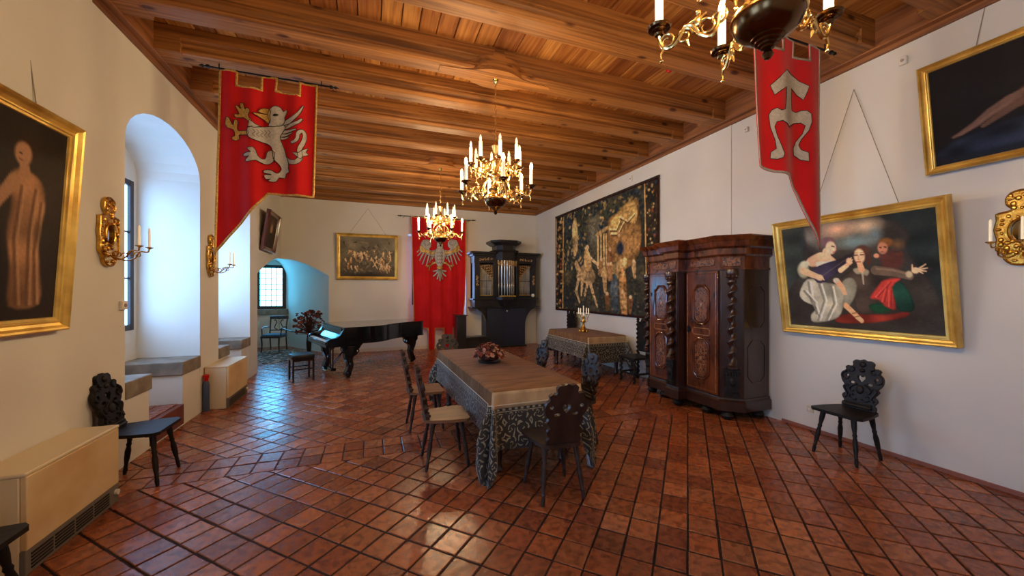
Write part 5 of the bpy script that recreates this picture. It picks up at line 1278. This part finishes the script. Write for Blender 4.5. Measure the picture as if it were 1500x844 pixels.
# generic stand-in: a draped pale figure with a small companion group, seen dimly
p.poly([(.70, .27), (.80, .265), (.87, .32), (.885, .44), (.86, .58), (.885, .74), (.90, .92), (.72, .93), (.71, .74), (.68, .58), (.69, .42), (.665, .34)], (158, 114, 80), 2, 1, .35)
for a in ([(.74, .34), (.72, .60), (.76, .92)], [(.82, .34), (.80, .56), (.82, .92)], [(.86, .40), (.84, .66), (.87, .92)]): p.stroke(a, .012, .02, (104, 72, 50), .8); p.stroke([(x + .018, y_) for x, y_ in a], .010, .014, (196, 152, 112), .6)
p.stroke([(.745, .22), (.75, .28)], .04, .06, (176, 130, 96)); p.ell(.755, .165, .068, .075, (58, 40, 30), .3); p.ell(.735, .185, .055, .066, (182, 136, 102), .25)
p.stroke([(.715, .185), (.725, .187)], .008, .008, (60, 40, 32)); p.stroke([(.715, .215), (.73, .216)], .007, .006, (130, 70, 58))
p.stroke([(.70, .32), (.62, .44), (.56, .54)], .06, .035, (176, 130, 96)); p.ell(.55, .56, .025, .03, (182, 136, 102), .3)
p.poly([(.42, .60), (.56, .56), (.64, .62), (.65, .88), (.42, .90)], (66, 50, 38), 3, 1, .4); p.ell(.53, .50, .05, .035, (96, 62, 40), .3)
p.ell(.60, .80, .05, .075, (150, 108, 80), .3); p.ell(.60, .70, .034, .042, (162, 118, 88), .3); p.ell(.605, .675, .036, .025, (92, 60, 40), .4)
picture('framed_painting', 'tall gilt framed dark painting of pale figures on the near left wall', (-2.155, 3.01, 1.37), H, math.radians(3.5), 1.5, 1.49, .10, p, 'gold', [((.55, 0, 1.49), (.44, .06, 2.68)), ((-.3, 0, 1.49), (.40, .06, 2.68))])
p = Paint(170, 125, (72, 63, 49), 21)
f = p.fbm(5); p.mixin((f - .48) * 2, (120, 112, 88)); p.mixin((p.noise(10) - .6) * (p.Y > .3), (34, 30, 26)); p.mixin((1 - p.Y) * .4 * p.noise(7), (128, 124, 104))
for i in range(140):
    x = p.r.uniform(.06, .94); y_ = p.r.uniform(.12, .9); c = p.r.integers(4); p.stroke([(x, y_), (x + p.r.uniform(-.06, .06), y_ + p.r.uniform(-.08, .08))], p.r.uniform(.02, .06), .015, [(104, 94, 70), (46, 38, 32), (128, 108, 76), (84, 84, 66)][c], .6)
for i in range(60):
    x = p.r.uniform(.08, .92); y_ = p.r.uniform(.36, .84)
    if .42 < x < .6 and y_ > .6: continue
    c = p.r.choice([0, 1, 2]); cc = [(172, 136, 92), (126, 92, 60), (196, 164, 120)][c]; h_ = p.r.uniform(.05, .12); p.stroke([(x, y_), (x + p.r.uniform(-.05, .05), y_ + h_)], .045, .018, cc, .75); p.ell(x, y_ - .025, .014, .022, (196, 156, 112), .4); p.stroke([(x, y_ + .01), (x + p.r.uniform(-.06, .06), y_ + p.r.uniform(-.03, .06))], .02, .015, cc, .9)
p.ell(.5, 1.0, .5, .14, (30, 26, 22), .8, .9); p.a = p.a * 1.35 + 8
picture('framed_painting', 'gilt framed crowded figure painting on the back wall above the piano', (-.12, 11.11, 1.97), 0, math.radians(3), 1.57, 1.24, .09, p, 'gold', [((-.5, 0, 1.2), (-.0, .02, 1.95)), ((.5, 0, 1.2), (.0, .02, 1.95))])
p = Paint(60, 70, (78, 58, 40), 31); p.mixin((p.fbm(4) - .5) * 2, (120, 88, 56)); p.ell(.5, .4, .16, .2, (176, 132, 92), .5); p.poly([(.2, 1), (.3, .6), (.5, .52), (.7, .6), (.8, 1)], (56, 44, 36), 2, 1, .3)
picture('framed_painting', 'small dark framed painting on the left wall above the corner niche', (-2.17, 9.62, 2.52), H, math.radians(9), .98, .86, .09, p, 'walnut')
# tapestry
p = Paint(300, 200, (52, 52, 46), 41, [(25, 245), (612, 18), (597, 817), (30, 790)])
f = p.fbm(6); p.mixin((f - .5) * 2.2, (104, 92, 62)); p.mixin((p.noise(9) - .55) * 1.5, (30, 38, 48))
p.ell(255, 330, 60, 150, (116, 112, 92), .8, .9)
for i in range(420):       # foliage
    x = p.r.uniform(60, 330); y_ = p.r.uniform(150, 560)
    if 215 < x < 290 and y_ > 240: continue
    c = [(40, 54, 70), (30, 42, 54), (150, 122, 74), (186, 156, 100), (70, 74, 52), (58, 70, 66)][p.r.integers(6)]; p.ell(x, y_, p.r.uniform(5, 15), p.r.uniform(6, 16), c, .5, .8, p.r.uniform(0, 3))
for i in range(160):
    x = p.r.uniform(280, 520); y_ = 330 - (x - 280) * .55 + p.r.uniform(-130, 60); c = [(40, 54, 70), (150, 122, 74), (70, 74, 52), (30, 40, 48)][p.r.integers(4)]; p.ell(x, y_, p.r.uniform(6, 14), p.r.uniform(8, 16), c, .5, .8)
p.poly([(125, 300), (150, 250), (160, 400), (150, 470), (132, 460)], (180, 150, 98), 2, .9, .4)
for x in (275, 292, 308, 322): p.stroke([(x, 350), (x, 540)], 10, 10, (196, 160, 106)); p.stroke([(x + 6, 350), (x + 6, 540)], 4, 4, (90, 70, 44))
p.poly([(268, 340), (330, 300), (336, 318), (270, 360)], (190, 154, 100), 1, 1, .2); p.poly([(332, 300), (345, 250), (440, 190), (500, 150), (500, 470), (340, 560)], (132, 98, 58), 2, 1, .4)
p.poly([(335, 300), (400, 200), (470, 150), (495, 210), (480, 290), (420, 270), (380, 330), (345, 340)], (196, 156, 92), 1.5, 1, .4)
for a in ([(345, 320), (380, 320), (410, 250)], [(400, 250), (440, 275), (480, 230)], [(350, 345), (390, 345), (420, 280)]): p.stroke(a, 9, 7, (224, 190, 130)); p.stroke([(x, y_ + 10) for x, y_ in a], 5, 4, (84, 58, 36))
p.ell(398, 430, 26, 50, (40, 46, 62), .5); p.ell(395, 350, 16, 18, (190, 146, 100), .4)
p.poly([(170, 545), (200, 520), (240, 540), (262, 600), (230, 640), (180, 620), (150, 600)], (192, 158, 110), 1.5, 1, .35)
for a in ([(165, 600), (150, 680), (170, 740)], [(185, 620), (180, 700)], [(230, 630), (250, 700), (270, 760)], [(215, 630), (200, 700)]): p.stroke(a, 16, 8, (190, 156, 108))
p.stroke([(165, 560), (150, 520)], 22, 20, (186, 150, 102)); p.poly([(195, 450), (220, 440), (235, 500), (240, 560), (200, 560)], (176, 140, 90), 1.5, 1, .4); p.ell(213, 425, 13, 18, (204, 166, 120), .3); p.stroke([(225, 480), (275, 525)], 12, 9, (200, 164, 116))
p.poly([(280, 550), (330, 530), (425, 480), (430, 530), (400, 600), (285, 590)], (200, 164, 106), 1.5, 1, .35); p.poly([(390, 570), (425, 560), (435, 800), (400, 790)], (186, 134, 80), 1.5, 1, .4); p.poly([(345, 600), (380, 590), (385, 770), (350, 770)], (70, 78, 82), 1.5, 1, .4)
for i in range(9):
    x = p.r.uniform(280, 480); y_ = p.r.uniform(430, 720); p.stroke([(x, y_), (x + p.r.uniform(-10, 10), y_ + 70)], 26, 16, [(184, 146, 96), (120, 80, 48), (150, 110, 70)][i % 3], .9); p.ell(x, y_ - 14, 10, 13, (206, 168, 122), .4)
for i in range(120):
    x = p.r.uniform(70, 510); y_ = p.r.uniform(560, 800); c = [(40, 46, 44), (110, 94, 56), (160, 130, 84), (60, 44, 32), (86, 80, 50)][p.r.integers(5)]; p.ell(x, y_, p.r.uniform(5, 14), p.r.uniform(5, 12), c, .6, .5)
for (x0, x1, ya, yb) in ((30, 74, 245, 790), (534, 606, 45, 815)):
    p.poly([(x0, ya), (x1, ya - (x1 - x0) * .38), (x1, yb + 5), (x0, yb)], (46, 40, 32), 1, 1, .2)
    for i in range(80): p.ell(p.r.uniform(x0 + 6, x1 - 6), p.r.uniform(ya + 5, yb - 5), p.r.uniform(4, 9), p.r.uniform(6, 14), [(176, 138, 84), (40, 54, 66), (132, 70, 48), (200, 168, 112), (90, 84, 50)][p.r.integers(5)], .5, .9)
    for x in (x0 + 1, x1 - 1): p.stroke([(x, ya + 5), (x, yb)], 7, 7, (178, 142, 88))
e = np.minimum(np.minimum(p.X, 1 - p.X) * 1.55, np.minimum(p.Y, 1 - p.Y)); p.mixin((e < .018) * 1., (50, 28, 22))
p.a = p.a * (.95 + .6 * p.noise(70, 60)[..., None])
t = thing('tapestry', 'large woven tapestry with figures and trees on the right wall', 'tapestry', (4.875, 7.615, 1.13), -H)
p.mesh(4.15, 2.62, 'woven_picture', 'tapestry', t, -.006)
m = MB(); m.box(-2.07, -.002, 0, 2.07, .012, 2.62); m.build('lining', 'darkwood', t)
m = MB(); m.box(-2.08, -.014, 2.60, 2.08, .010, 2.635); m.build('hanging_batten', 'darkwood', t)

# ------------------------------------------------------------------ gilded wall sconces
def make_sconce(label):
    t = thing('wall_sconce', label, 'sconce', group='gilded mirror sconces')
    P = [(0, -.30), (.05, -.29), (.085, -.25), (.09, -.21), (.13, -.17), (.125, -.08), (.14, 0), (.125, .08), (.13, .13), (.09, .14), (.05, .15), (.045, .17), (.07, .20), (.075, .25), (.05, .295), (0, .31)]
    P = P + [(-x, z) for x, z in P[-2:0:-1]]; pts = [(q.x, q.y) for q in spline([(a, b, 0) for a, b in P], 2, True)]
    el = [(.055 * math.cos(a), -.02 + .085 * math.sin(a)) for a in [2 * PI * i / 20 for i in range(20)]]
    m = MB(); m.prism(pts, 0, .02, R(PI / 2, 'X'), [el]); m.build('plate', 'gilt', t, bevel=.004)
    m = MB(); rr = random.Random(5)
    m.tube([(x * .97, -.02, z * .98) for x, z in pts], .009, 6, closed=True); m.tube([(x * 1.12, -.024, -.02 + (z + .02) * 1.1) for x, z in el], .010, 6, closed=True)
    for i in range(110):
        x = rr.uniform(-.125, .125); z = rr.uniform(-.28, .29)
        if inpoly(x * 1.12, z, pts) and (x / .07) ** 2 + ((z + .02) / .10) ** 2 > 1: r = rr.uniform(.009, .02); m.ball((x, -.021, z), (r, r * .8, r * rr.uniform(.7, 1.4)), 7, 5)
    m.build('embossing', 'gilt', t)
    m = MB(); m.prism([(x, z) for x, z in el], .004, .010, R(PI / 2, 'X')); m.build('mirror', 'mirror', t)
    for s in (-1, 1):
        m = MB(); m.tube(spline([(s * .01, -.02, -.20), (s * .04, -.10, -.24), (s * .07, -.16, -.22), (s * .06, -.20, -.16), (s * .075, -.25, -.16), (s * .08, -.26, -.13)], 4), .006, 6)
        for (cy, cz, r) in ((-.10, -.20, .03), (-.19, -.19, .03)): m.tube([(s * .05, cy + r * (1 - .06 * q) * math.cos(q * .6), cz + r * (1 - .06 * q) * math.sin(q * .6)) for q in range(12)], [.005, .003], 5)
        m.lathe([(0, -.135), (.012, -.13), (.028, -.12), (.03, -.114), (.01, -.116)], 12, T(s * .08, -.26, 0)); a = m.build('arm', 'gilt', t)
        m = MB(); m.lathe([(.010, -.12), (.009, .05), (.003, .065), (0, .066)], 10, T(s * .08, -.26, 0)); m.build('candle', 'candle', a)
    return t
sc = make_sconce('gilded mirror sconce on the left wall between the near painting and the window recess')
sc.location = (-2.195, 4.36, 2.17); sc.rotation_euler = (0, 0, H)
dup(sc, (-2.195, 6.62, 2.16), H, 'gilded mirror sconce on the left wall behind the tip of the griffin banner')
dup(sc, (4.893, 1.45, 2.16), -H, 'gilded mirror sconce at the right edge on the right wall')

# ------------------------------------------------------------------ storage heaters and small fittings
def make_heater(label):
    t = thing('storage_heater', label, 'heater', group='cream storage heaters')
    m = MB(); m.box(-.43, -.255, .0, .43, -.005, .575); m.build('body', 'heater_top', t, bevel=.006)
    m = MB(); m.box(-.435, -.285, .575, .435, 0, .60); m.build('top_panel', 'heater_top', t, bevel=.008)
    m = MB(); m.box(-.425, -.285, .145, .425, -.255, .575); m.build('front_panel', 'heater', t, bevel=.006)
    m = MB(); m.box(-.43, -.282, .0, .43, -.255, .145); g_ = m.build('grille', 'grille', t, bevel=.004)
    m = MB()
    for b in range(4):
        for k in range(5): x0 = -.39 + b * .18; m.box(x0, -.286, .025 + k * .02, x0 + .16, -.281, .035 + k * .02)
    m.build('slots', 'dark_metal', g_)
    m = MB(); m.lathe([(0, 0), (.022, 0), (.020, .018), (0, .02)], 16, T(.39, -.283, .085) @ R(PI / 2, 'X')); m.build('control_knob', 'white_plastic', t)
    return t
ht = make_heater('cream storage heater in the lower left corner, nearer of the two')
ht.location = (-2.165, 3.455, 0); ht.rotation_euler = (0, 0, H)
dup(ht, (-2.195, 6.84, 0), H, 'cream storage heater standing under the second window recess')
t = thing('fire_extinguisher', 'narrow blue grey canister with red top squeezed beside the farther storage heater', 'extinguisher', (-2.155, 6.362, 0))
m = MB(); m.lathe([(0, 0), (.036, 0), (.038, .01), (.038, .36), (.03, .40), (.02, .42), (0, .42)], 16); m.build('cylinder', 'canister_blue', t)
m = MB(); m.lathe([(.02, .41), (.026, .42), (.026, .45), (.034, .46), (.034, .50), (0, .51)], 12); m.build('valve', 'red_plastic', t)
def fitting(name, label, cat, loc, rz, w, h, d, mat='white_plastic', round_=False):
    t = thing(name, label, cat, loc, rz)
    m = MB(); m.box(-w / 2, -d, -h / 2, w / 2, 0, h / 2); m.build('housing', mat, t, bevel=min(w, d) * .2)
    m = MB(); m.lathe([(0, 0), (w * .25, 0), (w * .22, .008), (0, .008)], 12, T(0, -d, 0) @ R(PI / 2, 'X')); m.build('cap', 'white_plastic' if mat != 'white_plastic' else 'grey_trim', t)
fitting('thermostat', 'small white control box on the left wall below the near sconce', 'switch', (-2.2, 4.575, 1.52), H, .075, .085, .03)
fitting('wall_socket', 'small cream wall socket left of the lone chair on the right wall', 'socket', (4.9, 3.02, .245), -H, .07, .07, .014, 'cord')
fitting('motion_sensor', 'small white sensor on the right wall beside the high dark painting', 'sensor', (4.9, 2.17, 3.91), -H, .06, .08, .04)
fitting('motion_sensor', 'small white sensor on the right wall above the wardrobe', 'sensor', (4.9, 3.83, 3.90), -H, .05, .07, .04)
fitting('motion_sensor', 'small white sensor on the right wall above the tapestry', 'sensor', (4.9, 6.36, 3.92), -H, .07, .12, .03)
t = thing('alarm_light', 'small red alarm light on the ceiling boards', 'alarm', (3.43, 3.72, 4.408))
m = MB(); m.lathe([(0, 0), (.045, 0), (.045, -.012), (0, -.012)], 16); m.build('base', 'red_plastic', t)
m = MB(); m.lathe([(.036, -.01), (.034, -.04), (.02, -.058), (0, -.062)], 16); m.build('lens', 'red_plastic', t)
